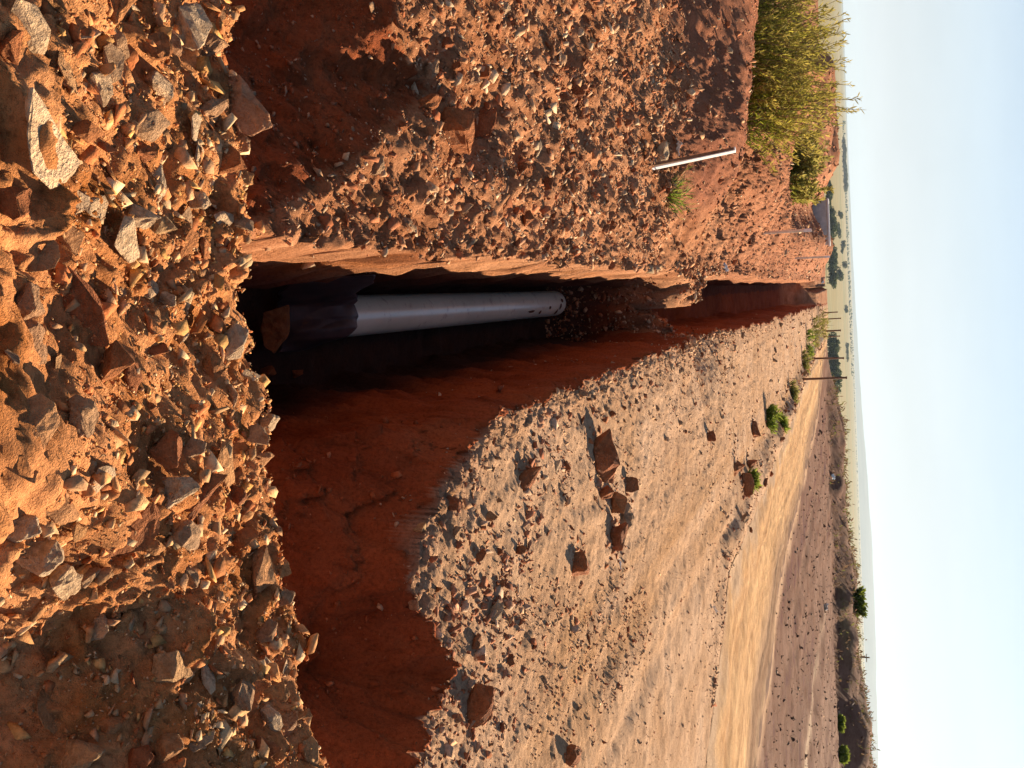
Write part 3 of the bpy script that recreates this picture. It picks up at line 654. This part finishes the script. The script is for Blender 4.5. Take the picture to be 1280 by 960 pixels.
# dark mud specks and a scuffed mark near its far end
for (l, ang_, sl_, sa_) in ((3.95, 62, .10, .012), (4.25, 55, .03, .02), (4.55, 72, .03, .018), (4.85, 48, .035, .03), (4.93, 75, .03, .03), (4.98, 100, .04, .02)):
    bm = bmesh.new(); vs = []
    for k in range(9):
        q = 2*math.pi*k/9; rr_ = random.uniform(.7, 1.2); th_ = D2R(ang_) + sa_*rr_*math.sin(q)/.128
        vs.append(bm.verts.new(pa + pd*(l+sl_*rr_*math.cos(q)) + (pu*-math.cos(th_)*-1 + pw*math.sin(th_))*.1315))
    top = bm.faces.new(vs); ex = bmesh.ops.extrude_face_region(bm, geom=[top])
    for v in [g for g in ex['geom'] if isinstance(g, bmesh.types.BMVert)]:
        v.co = v.co + (v.co - (pa + pd*((v.co-pa).dot(pd)))).normalized()*.003
    bmesh.ops.recalc_face_normals(bm, faces=bm.faces)
    bm_obj('mud_fleck', bm, STEEL_POST, pipe)
# dark sheet over the near end of the pipe
na, nb = 90, 80
A, B = np.meshgrid(np.linspace(0, 1, na), np.linspace(0, 1, nb), indexing='ij')
tt = -.185 + A*.385
far_s = np.interp(A, [0, .12, .3, .55, 1], [5.05, 5.35, 5.68, 5.74, 5.62]); near_s = np.interp(A, [0, .3, 1], [5.0, 5.36, 5.40])
ss = near_s + B*(far_s-near_s)
zfar = np.interp(A, [0, .08, .2, .36, .53, .70, .83, .9, 1], [-.62, -.72, -.96, -1.065, -1.05, -1.065, -1.12, -1.24, -1.36])
znear = np.interp(A, [0, .25, 1], [-1.1, -1.34, -1.38])
zz = znear + (zfar-znear)*(1-(1-B)**2.6)
zz = zz + (.06*np.abs(vn(ss*6+tt*5, tt*9, 171))*2 + .015*np.sin(ss*20+tt*18+5*vn(ss*3, tt*5, 172)) + .03*vn(ss*11, tt*13, 174))*(1-.75*B)
zz = zz + .008*np.sin(A*15+2)*sm(.7, 1, B)*sm(.05, .3, A)
SX, SYY = st2xy(ss+.06*vn(tt*9, zz*5, 173), tt)
sh = mesh_from('plastic_sheet', np.stack([SX, SYY, zz], -1).reshape(-1, 3), grid_faces(na, nb))
m, nt, b = new_mat('dark_plastic', .5); b.inputs['Specular IOR Level'].default_value = .3
geo = nt.nodes.new('ShaderNodeNewGeometry').outputs['Position']
nt.links.new(ramp(nt, noise(nt, geo, 7, 5, .6), [(.35, (.045, .033, .036)), (.62, (.085, .055, .055)), (.75, (.20, .09, .05))]), b.inputs['Base Color'])
sheet = link('plastic_sheet', sh, m, smooth=True)
md = sheet.modifiers.new('thick', 'SOLIDIFY'); md.thickness = .006
tag(sheet, 'dark crumpled plastic sheet draped over the near end of the pipe', 'plastic sheet')
o = put_rock(at_st(5.22, .06, -1.36), .30, 'red', 0, (.3, .4, .2), .1, 'boulder'); tag(o, 'dark red boulder on the trench floor before the plastic sheet', 'boulder')
for (s_, t_, z_, q, lab) in ((5.25, .30, -1.41, .14, 'small dark rock on the trench floor right of the boulder'), (5.6, .33, -1.41, .09, 'smallest dark rock on the trench floor beside the sheet')):
    o = put_rock(at_st(s_, t_, z_), q, 'red', 0, rnd_rot(0), .2); tag(o, lab, 'rock')

# ------------------------------------------------------------------ stakes, posts, poles
def frame_up(h, w, d, mat, name, parent, bev=.004, lean=(0, 0), z0=-.15):
    bm = bmesh.new(); box_bm(bm, -w/2, w/2, -d/2, d/2, z0, h, bev=bev)
    for v in bm.verts: v.co.x += lean[0]*v.co.z; v.co.y += lean[1]*v.co.z
    return bm_obj(name, bm, mat, parent)
def gz(p):
    s_, t_ = xy2st(p[0], p[1]); return float(macro(np.array(s_), np.array(t_))[0])
p = ground_hit(812, 210); r_ = empty('survey_stake', (p[0], p[1], p[2]), -.35)
def lean_stake(bm):
    for v in bm.verts:
        k = max(v.co.z, 0); v.co.x -= .15*k; v.co.y += .02*k
bm = bmesh.new(); box_bm(bm, -.016, .010, -.019, .019, -.15, .70, bev=.003); lean_stake(bm); bm_obj('board', bm, WOOD_BROWN, r_)
bm = bmesh.new(); box_bm(bm, .0105, .019, -.0195, .0195, -.02, .712, bev=.002); box_bm(bm, -.0165, .0102, -.0195, .0195, .7005, .7125, bev=.002); lean_stake(bm)
bm_obj('lit_face', bm, simple('lit_white', (.85, .84, .80), .6, .05), r_); tag(r_, 'tall leaning stake with one face coloured sunlit white on the near spoil heap', 'stake')  # white face: the stake's sunlit edge put into the colour
for (px, h, lab) in (((955, 291), .78, 'thin pale stake standing on the far left spoil bank'), ((992, 323), .92, 'thin pale stake nearest the far end of the trench')):
    p = ground_hit(*px); r_ = empty('survey_stake', (p[0], p[1], p[2]), -.9)
    frame_up(h, .055, .03, WOOD_WHITE, 'board', r_, lean=(.03, 0)); frame_up(h+.012, .059, .034, CONCRETE_PALE, 'painted_top', r_, z0=h-.12, lean=(.03, 0)); tag(r_, lab, 'stake')
def post(px, htop, w, lab, mat=STEEL_POST, name='fence_post', lean=(0, 0), depth=None):
    p = ground_hit(*px)
    c_ = np.dot(p-EYE, fw); h = (htop-px[0])/F*c_
    r_ = empty(name, (p[0], p[1], p[2]-.02))
    bm = bmesh.new(); tube(bm, [(0, 0, -.2), (lean[0]*h*.5, 0, h*.5), (lean[0]*h, 0, h)], [w, w*.95, w*.9], 8); bm_obj('shaft', bm, mat, r_, True)
    bm = bmesh.new(); tube(bm, [(lean[0]*h, 0, h-.004), (lean[0]*h, 0, h+.03)], [w*1.25, w*1.15], 8); bm_obj('cap', bm, mat, r_, True)
    tag(r_, lab, 'post'); return r_
post((1015, 448), 1053, .040, 'shorter brown fence post beside the sandy road', lean=(.03, 0))
post((1003, 474), 1056, .036, 'taller brown fence post nearest the viewer by the road', lean=(.0, 0))
post((1029, 414), 1050, .05, 'thick distant post at the end of the road', WOOD_BROWN)
post((1030, 421), 1049, .035, 'thin distant post just right of the thick one', WOOD_BROWN)
post((1029, 391), 1046, .035, 'leftmost thin distant post past the trench end', WOOD_BROWN)
post((1029, 399), 1050, .035, 'thin distant post between the trench end and the road end', WOOD_BROWN)
def far_at(x, y, dist):
    d_ = ray(x, y); k = dist/np.hypot(d_[0], d_[1]); return EYE+d_*k
def plain_z(X_, Y_): return float(np.interp(np.hypot(X_, Y_), [0, 60, 75, 100, 200, 600, 1200, 40000], [-5.5, -5.5, -5.5, -5.5, -7.5, -20, -22, -22]))
for (x, y, dist, lab) in ((1072, 732, 330, 'utility pole beyond the spoil bank, the shorter of two'), (1087, 822, 260, 'utility pole rising above the weedy right end of the bank')):
    q = far_at(x, y, dist); zb = plain_z(q[0], q[1]); h = q[2]-zb
    r_ = empty('utility_pole', (q[0], q[1], zb), .3)
    bm = bmesh.new(); tube(bm, [(0, 0, -.5), (0, 0, h*.5), (0, 0, h)], [.22, .2, .16], 10); bm_obj('shaft', bm, WOOD_BROWN, r_, True)
    bm = bmesh.new(); box_bm(bm, -1.0, 1.0, -.26, -.16, h-.75, h-.6, bev=.01); bm_obj('crossarm', bm, WOOD_BROWN, r_)
    bm = bmesh.new()
    for xx in (-.9, -.3, .3, .9): tube(bm, [(xx, -.21, h-.6), (xx, -.21, h-.45)], [.05, .035], 8)
    bm_obj('insulator', bm, CONCRETE, r_, True); tag(r_, lab, 'utility pole')

# concrete tank beyond the left spoil
q = far_at(1036, 278, 47); zt_ = q[2]
r_ = empty('concrete_tank', (q[0], q[1], zt_-1.0), .12)
bm = bmesh.new()
for (x0, x1, y0, y1) in ((-.92, .92, -.55, -.42), (-.92, .92, .42, .55), (-.92, -.79, -.417, .417), (.79, .92, -.417, .417)): box_bm(bm, x0, x1, y0, y1, 0, .96, bev=.012)
bm_obj('wall', bm, CONCRETE, r_)
bm = bmesh.new()
for (x0, x1, y0, y1) in ((-.97, .97, -.60, -.40), (-.97, .97, .40, .60), (-.97, -.77, -.397, .397), (.77, .97, -.397, .397)): box_bm(bm, x0, x1, y0, y1, .962, 1.03, bev=.012)
bm_obj('rim', bm, CONCRETE_PALE, r_)
bm = bmesh.new(); box_bm(bm, -1.0, 1.0, -.66, .66, -.6, .38, bev=.02); bm_obj('plinth', bm, simple('blue_grey_shade', (.34, .345, .37), .9, .15), r_)  # blue-grey lower band: the tank's shadow side painted as a colour
tag(r_, 'low grey concrete tank with a pale rim behind the left spoil bank', 'water tank')

# litter
def litter(px, size, lab, flat=.3):
    p = ground_hit(*px); bm = bmesh.new(); bmesh.ops.create_grid(bm, x_segments=7, y_segments=7, size=.5)
    sd = random.randint(0, 999)
    for v in bm.verts:
        a_, b_ = v.co.x, v.co.y
        v.co.z = flat*abs(float(vn(np.array(a_*3+sd), np.array(b_*3), sd)))*1.6 + .1*math.sin(a_*7+sd)*flat; v.co.x += .12*float(vn(np.array(b_*4), np.array(a_*4), sd+2)); v.co.y += .15*float(vn(np.array(a_*4), np.array(b_*4), sd+3))
        v.co *= size
    o = bm_obj('paper_scrap', bm, WHITE_CHIP); o.location = (p[0], p[1], p[2]+.03); o.rotation_euler = (.5, -.3, random.uniform(0, 6))
    mdd = o.modifiers.new('thick', 'SOLIDIFY'); mdd.thickness = .004; tag(o, lab, 'litter')
litter((901, 335), .14, 'white scrap of litter on the bank above the far trench', .5)
litter((841, 185), .12, 'white scrap of litter beside the tall leaning stake', .5)
litter((1019, 418), .45, 'first white scrap caught in the green weeds at the road end', .6)
litter((1022, 424), .40, 'second white scrap caught in the green weeds at the road end', .6)
litter((1012, 437), .30, 'white scrap by the road edge behind the shorter fence post', .5)
litter((1026, 350), .40, 'white strip of litter past the left end of the trench', .5)
litter((890, 762), .08, 'white scrap lying on the near side of the sandy road', .5)
litter((1030, 758), .3, 'white scrap lying in front of the dark far bank', .5)
litter((1040, 596), .35, 'white scrap on the brown field left of the far bank', .5)

# ------------------------------------------------------------------ plants
def leaf_mesh(P, D, L, W, colr, name):
    """blades: P base, D direction, length L, width W"""
    n = len(P); D = D/np.linalg.norm(D, axis=1)[:, None]
    rnd = rng.normal(0, 1, (n, 3)); side = np.cross(D, rnd); side /= np.linalg.norm(side, axis=1)[:, None]+1e-9
    V = np.stack([P-side*W[:, None]*.35, P+side*W[:, None]*.35, P+D*L[:, None]*.6+side*W[:, None]*.5, P+D*L[:, None]+side*0, P+D*L[:, None]*.6-side*W[:, None]*.5], 1)
    i = np.arange(n)[:, None]*5
    Fc = np.concatenate([i+np.array([[0, 1, 2, 4]]), i+np.array([[4, 2, 3, 3]])], 0)
    me = bpy.data.meshes.new(name)
    Vv = V.reshape(-1, 3).astype(np.float32); q = i+np.array([[0, 1, 2, 4]]); tr3 = i+np.array([[4, 2, 3]])
    loops = np.concatenate([q.ravel(), tr3.ravel()]).astype(np.int32)
    me.vertices.add(len(Vv)); me.vertices.foreach_set('co', Vv.ravel()); me.loops.add(len(loops)); me.loops.foreach_set('vertex_index', loops)
    me.polygons.add(2*n); me.polygons.foreach_set('loop_start', np.concatenate([np.arange(n)*4, n*4+np.arange(n)*3]).astype(np.int32))
    me.update(calc_edges=True); me.validate(); add_col(me, np.repeat(colr, 5, 0)); return me
def bush(name, loc, rx, ry, h, nst, per, leafL, leafW, pal, label, cat, group=None, lean=(0, 0), seed=0, spread=.35, start=.25):
    root = empty(name, loc); bm = bmesh.new(); Pl, Dl, Cl = [], [], []
    r = random.Random(seed)
    for i in range(nst):
        a = r.uniform(0, 6.283); q = math.sqrt(r.random()); bx, by = rx*q*math.cos(a)*.8, ry*q*math.sin(a)*.8
        hh = h*(r.uniform(.45, 1.0) if r.random() < .75 else r.uniform(.9, 1.1))*(1-.3*q*q)*(1+.22*math.sin(a*3+seed)); ox = spread*h*(q*math.cos(a)*.8+r.gauss(0, .3))+lean[0]*hh; oy = spread*h*(q*math.sin(a)*.8+r.gauss(0, .3))+lean[1]*hh
        pts = [Vector((bx+ox*k**1.5, by+oy*k**1.5, hh*k - .05*(k == 0))) for k in (0, .3, .6, .85, 1)]
        tube(bm, pts, [.008, .006, .005, .004, .002], 4, False)
        for j in range(per):
            k = start+(1-start)*r.random()**.8; k4 = k*4; ii = min(3, int(k4)); 
            ks = (0, .3, .6, .85, 1); ii = max(x_ for x_ in range(4) if ks[x_] <= k); f_ = (k-ks[ii])/(ks[ii+1]-ks[ii])
            P = pts[ii].lerp(pts[ii+1], min(1, f_)); spr = .05*h*(1.15-k)
            Pl.append((P.x+r.gauss(0, spr), P.y+r.gauss(0, spr), P.z+r.gauss(0, spr*.6))); Dl.append((r.gauss(0, .55)+ox*.3/h, r.gauss(0, .55)+oy*.3/h, r.uniform(.3, 1.2)))
            c0 = np.array(pal[min(len(pal)-1, int(k*len(pal)*r.uniform(.7, 1.15)))]); Cl.append(c0*r.uniform(.6, 1.3))
    bm_obj('stems', bm, TWIG, root)
    n = len(Pl); L = leafL*rng.uniform(.6, 1.3, n); W = leafW*rng.uniform(.7, 1.3, n)
    me = leaf_mesh(np.array(Pl), np.array(Dl), L, W, np.clip(np.array(Cl), .005, .8), 'foliage'); link('foliage', me, LEAF, root)
    if label: tag(root, label, cat, group)
    return root
SHRUB = [(.11, .14, .015), (.21, .23, .03), (.34, .31, .055), (.42, .35, .085)]
GREEN = [(.08, .14, .02), (.16, .23, .03), (.25, .30, .05)]
def plant_at(px, **k):
    p = ground_hit(*px); return bush(loc=(p[0], p[1], p[2]-.03), **k)
def on_ground(s_, t_): x_, y_ = st2xy(s_, t_); return (x_, y_, float(macro(np.array(s_), np.array(t_))[0])-.05)
def under(x, y, dist):
    q_ = far_at(x, y, dist); s_, t_ = xy2st(q_[0], q_[1]); return on_ground(s_, t_)
def shrub_top(x, y, dist): 
    q_ = far_at(x, y, dist); l = under(x, y, dist); return l, q_[2]-l[2]
for (x, y, dist, rx, sd, lab) in ((1050, 10, 14.2, .75, 3, 'large yellow green shrub cut by the left edge of the view'), (1066, 108, 14.6, .6, 4, 'large yellow green shrub leaning out over the spoil heap'), (1056, 58, 15.0, .6, 6, 'yellow green shrub between the two large ones')):
    l, h_ = shrub_top(x, y, dist); bush('shrub', l, rx, .6, h_*.92, 130, 52, .075, .013, SHRUB, lab, 'shrub', None, (.04, 0), sd, .42, .08)
l, h_ = shrub_top(1033, 215, 24); bush('shrub', l, .8, .6, h_*1.0, 60, 60, .13, .035, [(.16, .17, .03), (.27, .25, .06), (.36, .31, .09)], 'low yellowish shrub between the big shrub and the concrete tank', 'shrub', None, (0, 0), 8, .5, .05)
plant_at((832, 243), name='grass_tuft', rx=.08, ry=.08, h=.24, nst=30, per=6, leafL=.11, leafW=.008, pal=GREEN, label='bright green grass tuft on the slope below the tall stake', cat='grass', seed=11, spread=.8, start=.0)
WEEDS = [((958, 520), .24, .24, 'bright green grass clump on the road edge rubble'), ((975, 528), .14, .16, 'green grass clump just behind the brightest one'), ((937, 600), .10, .12, 'small green weed beside the largest dark roadside rock'),
         ((1008, 428), .6, .34, 'green weeds full of litter at the road end'), ((1016, 412), .7, .4, 'pale green weeds left of the littered ones'), ((1024, 404), .8, .6, 'yellowish bush at the far end of the trench bank'), ((988, 490), .3, .2, 'dull green weeds where the near fence post stands'), ((1003, 452), .4, .25, 'low dull weeds around the shorter fence post')]
for i, (px, rx, h_, lab) in enumerate(WEEDS):
    plant_at(px, name='weed_clump', rx=rx, ry=rx*.8, h=h_, nst=38, per=15, leafL=.12*max(1, h_*1.8), leafW=.022*max(1, h_*1.6), pal=GREEN if i in (0, 1, 2, 3) else [(.14, .16, .03), (.24, .24, .06), (.32, .29, .09)], label=lab, cat='weeds', seed=20+i, spread=.5, start=.0)
bl = [((1066, 752), .7, 'rounded dark bush on top of the far bank'), ((1060, 905), .3, 'low green bush below the right end of the bank'), ((1066, 945), .4, 'green bush at the far right below the bank')]
for i, (px, h_, lab) in enumerate(bl):
    l_, hh_ = shrub_top(px[0]+2, px[1], (70, 66, 66)[i])
    h_ = max(h_, min(hh_, 1.2)) if i == 0 else h_
    bush('bank_bush', l_, rx=h_*.9, ry=h_*.7, h=h_, nst=60, per=30, leafL=.28, leafW=.10, pal=[(.05, .07, .015), (.09, .12, .02), (.15, .19, .03)] if i == 0 else [(.10, .15, .02), (.18, .24, .03), (.25, .30, .05)], label=lab, cat='bush', seed=60+i, spread=.5, start=.0)
# scrub along the bank: nobody could count it
ss_, tt_ = sample(1100, 62, 74, 6, 44, lambda s, t: (s+.12*np.clip(t-8, 0, 50) > 63.5) & (rng.uniform(0, 1, len(s)) < .8)); n = len(ss_)
x_, y_ = st2xy(ss_, tt_); zb = macro(ss_, tt_)[0]; rep = 7
P = np.repeat(np.stack([x_, y_, zb], -1), rep, 0)+rng.normal(0, .12, (n*rep, 3)); D_ = np.stack([rng.normal(0, .6, n*rep), rng.normal(0, .6, n*rep), rng.uniform(.4, 1.2, n*rep)], -1)
cc_ = np.array([(.14, .085, .055), (.11, .075, .045), (.18, .12, .08), (.13, .13, .04)])[rng.integers(0, 4, n*rep)]*rng.uniform(.6, 1.4, (n*rep, 1))
me = leaf_mesh(P, D_, rng.uniform(.10, .30, n*rep), rng.uniform(.03, .09, n*rep), cc_, 'scrub'); tag(link('scrub', me, LEAF), 'brown dry scrub growing over the far spoil bank', 'scrub', None, 'stuff')

# ------------------------------------------------------------------ distant trees
def tree_meshes(seed):
    r = np.random.default_rng(seed); lobes = [(r.normal(0, .42), r.normal(0, .42), r.uniform(.35, .8), r.uniform(.22, .38)) for _ in range(9)]
    P, D_, Cc = [], [], []
    for (a, b_, c_, q) in lobes:
        n = 150; v = r.normal(0, 1, (n, 3)); v /= np.linalg.norm(v, axis=1)[:, None]; P.append(np.array([a*.7, b_*.7, c_])+v*q*r.uniform(.5, 1, (n, 1))*np.array([1, 1, .8])); D_.append(v+r.normal(0, .7, (n, 3)))
        Cc.append(np.array([(.055, .075, .035)])*r.uniform(.6, 1.5, (n, 1)))
    P = np.concatenate(P); n = len(P)
    crown = leaf_mesh(P, np.concatenate(D_), r.uniform(.08, .16, n), r.uniform(.05, .1, n), np.concatenate(Cc), 'crown'); crown.materials.append(LEAF)
    bm = bmesh.new(); tube(bm, [(0, 0, -.05), (.02, 0, .25), (0, .02, .55)], [.06, .045, .02], 7)
    for k in range(4):
        a = k*1.6; tube(bm, [(.015, 0, .26), (.2*math.cos(a), .2*math.sin(a), .5)], [.025, .01], 5)
    trunk = bpy.data.meshes.new('trunk'); bm.to_mesh(trunk); bm.free(); trunk.materials.append(BARK); return crown, trunk
TM = [tree_meshes(500+i) for i in range(4)]
def far_tree(x, y, h, w, i, label, group, dist):
    q_ = far_at(x, y, dist); zb = plain_z(q_[0], q_[1]); r_ = empty('tree', (q_[0], q_[1], zb), i*1.3); r_.scale = (w, w, h)
    cr, tk = TM[i % 4]; link('crown', cr, None, r_); link('trunk', tk, None, r_); tag(r_, label, 'tree', group)
k = 0
for y in (268, 277, 284, 292, 300, 313, 321, 329, 337, 345, 352):
    far_tree(1040, y+random.uniform(-2, 2), random.uniform(8, 10.5), random.uniform(9, 12), k, 'dark round tree in the grove on the plain past the concrete tank', 'trees of the left grove', 1050+random.uniform(-30, 30)); k += 1
for y in (426, 433, 441, 448, 455, 461, 468, 474, 480, 486):
    far_tree(1040, y+random.uniform(-2, 2), random.uniform(9, 12), random.uniform(7.5, 10), k, 'dark round tree in the grove on the plain behind the fence posts', 'trees of the right grove', 870+random.uniform(-30, 30)); k += 1
for y in (232, 240, 247):
    far_tree(1040, y, random.uniform(6, 8), 11, k, 'dark tree on the plain behind the low yellowish shrub', 'trees behind the shrub', 1050); k += 1
far_tree(1080, 772, 5.5, 7, 1, 'lone dark tree behind the bank near the shorter pole', None, 420)
far_tree(1086, 838, 6.5, 5, 2, 'lone small tree behind the bank right of the taller pole', None, 420)
for y in (177, 183, 189, 195, 201, 207, 213, 219, 226, 233):
    far_tree(1060, y, random.uniform(12, 19), random.uniform(20, 34), k, 'hazy tree in the far row at the left of the plain', 'trees of the far left row', 3900); k += 1
for i, (y, d_) in enumerate(((268, 1900), (287, 1750), (305, 2300), (313, 2300), (331, 2200), (343, 1500), (386, 2600), (432, 2600), (440, 2600), (448, 2700))):
    far_tree(1060, y, random.uniform(7, 13), random.uniform(8, 16), k, 'small hazy tree standing alone far out on the plain', 'lone trees far out on the plain', d_); k += 1
# far hedgerows, one hazy mass each
def treeline(y0, y1, dist, h, n, label):
    ys = rng.uniform(y0, y1, n); P = []
    for yy in ys:
        q_ = far_at(1070, yy, dist*rng.uniform(.97, 1.03)); P.append((q_[0], q_[1], plain_z(q_[0], q_[1])+rng.uniform(0, h)*(.6+.8*abs(vn(np.array(yy*.2), np.array(0.), 181)))))
    P = np.array(P); nn = len(P); me = leaf_mesh(P, rng.normal(0, 1, (nn, 3)), rng.uniform(.5, 1.2, nn)*h, rng.uniform(.5, 1.1, nn)*h, np.array([(.05, .07, .035)])*rng.uniform(.7, 1.3, (nn, 1)), 'treeline'); tag(link('treeline', me, LEAF), label, 'trees', None, 'stuff')
treeline(150, 470, 5200, 9, 500, 'hazy line of far trees across the left of the plain')
treeline(380, 1000, 8000, 7, 900, 'faint hazy line of trees under the hills')

# ------------------------------------------------------------------ haze
bm = bmesh.new(); box_bm(bm, -30000, 30000, -3000, 30000, -60, 330)
m = bpy.data.materials.new('haze'); m.use_nodes = True; nt = m.node_tree; nt.nodes.remove(nt.nodes['Principled BSDF'])
v = nnode(nt, 'ShaderNodeVolumePrincipled'); v.inputs['Color'].default_value = (.50, .66, .86, 1); v.inputs['Density'].default_value = 4.5e-5; v.inputs['Anisotropy'].default_value = .2
nt.links.new(v.outputs[0], nt.nodes['Material Output'].inputs['Volume'])
haze = bm_obj('haze', bm, m); tag(haze, 'pale blue haze over the plain', 'haze', None, 'stuff')

# ------------------------------------------------------------------ light
AZ, EL = math.radians(36), math.radians(21)
sd = bpy.data.lights.new('sun', 'SUN'); sd.energy = 5.0; sd.angle = math.radians(.53); sd.color = (1, .80, .56)
so = bpy.data.objects.new('sun', sd); C.objects.link(so)
so.rotation_euler = Vector((-math.sin(AZ)*math.cos(EL), -math.cos(AZ)*math.cos(EL), -math.sin(EL))).to_track_quat('-Z', 'Y').to_euler()
w = bpy.data.worlds.new('World'); scene.world = w; w.use_nodes = True; nt = w.node_tree
sky = nnode(nt, 'ShaderNodeTexSky'); sky.sky_type = 'NISHITA'; sky.sun_disc = False; sky.sun_elevation = EL; sky.sun_rotation = AZ
sky.altitude = 600; sky.air_density = 1.0; sky.dust_density = .35; sky.ozone_density = 2.0
tcw = nt.nodes.new('ShaderNodeTexCoord').outputs['Generated']
sx = nt.nodes.new('ShaderNodeSeparateXYZ'); nt.links.new(tcw, sx.inputs[0])
hz = ramp(nt, sx.outputs[2], [(0, (.92, .92, .92)), (.06, (.80, .80, .80)), (.16, (.42, .42, .42)), (.40, (.04, .04, .04))])
mpw = nnode(nt, 'ShaderNodeMapping'); mpw.inputs['Scale'].default_value = (1.6, 1.6, 9); nt.links.new(tcw, mpw.inputs[0])
cn = ramp(nt, noise(nt, mpw.outputs[0], 2.2, 6, .6), [(.35, (.92, .92, .92)), (.7, (1.04, 1.04, 1.04))])
veil = mixc(nt, 1.0, (5.7, 6.1, 6.65), cn, 'MULTIPLY')
skyc = mixc(nt, hz, sky.outputs[0], veil)
nt.links.new(skyc, nt.nodes['Background'].inputs[0]); nt.nodes['Background'].inputs[1].default_value = .05

# ------------------------------------------------------------------ camera
cd = bpy.data.cameras.new('camera'); cam = bpy.data.objects.new('camera', cd); C.objects.link(cam); scene.camera = cam
cd.sensor_fit = 'HORIZONTAL'; cd.sensor_width = 36; cd.lens = F/1280*36; cd.clip_start = .05; cd.clip_end = 80000
M = Matrix(((up[0], -rt[0], -fw[0], 0), (up[1], -rt[1], -fw[1], 0), (up[2], -rt[2], -fw[2], 1.7), (0, 0, 0, 1)))
cam.matrix_world = M

scene.render.engine = 'CYCLES'
scene.cycles.use_denoising = True
scene.cycles.max_bounces = 6; scene.cycles.diffuse_bounces = 4; scene.cycles.volume_bounces = 1
scene.view_settings.view_transform = 'Standard'; scene.view_settings.look = 'None'
scene.view_settings.exposure = 1.45; scene.view_settings.gamma = 1
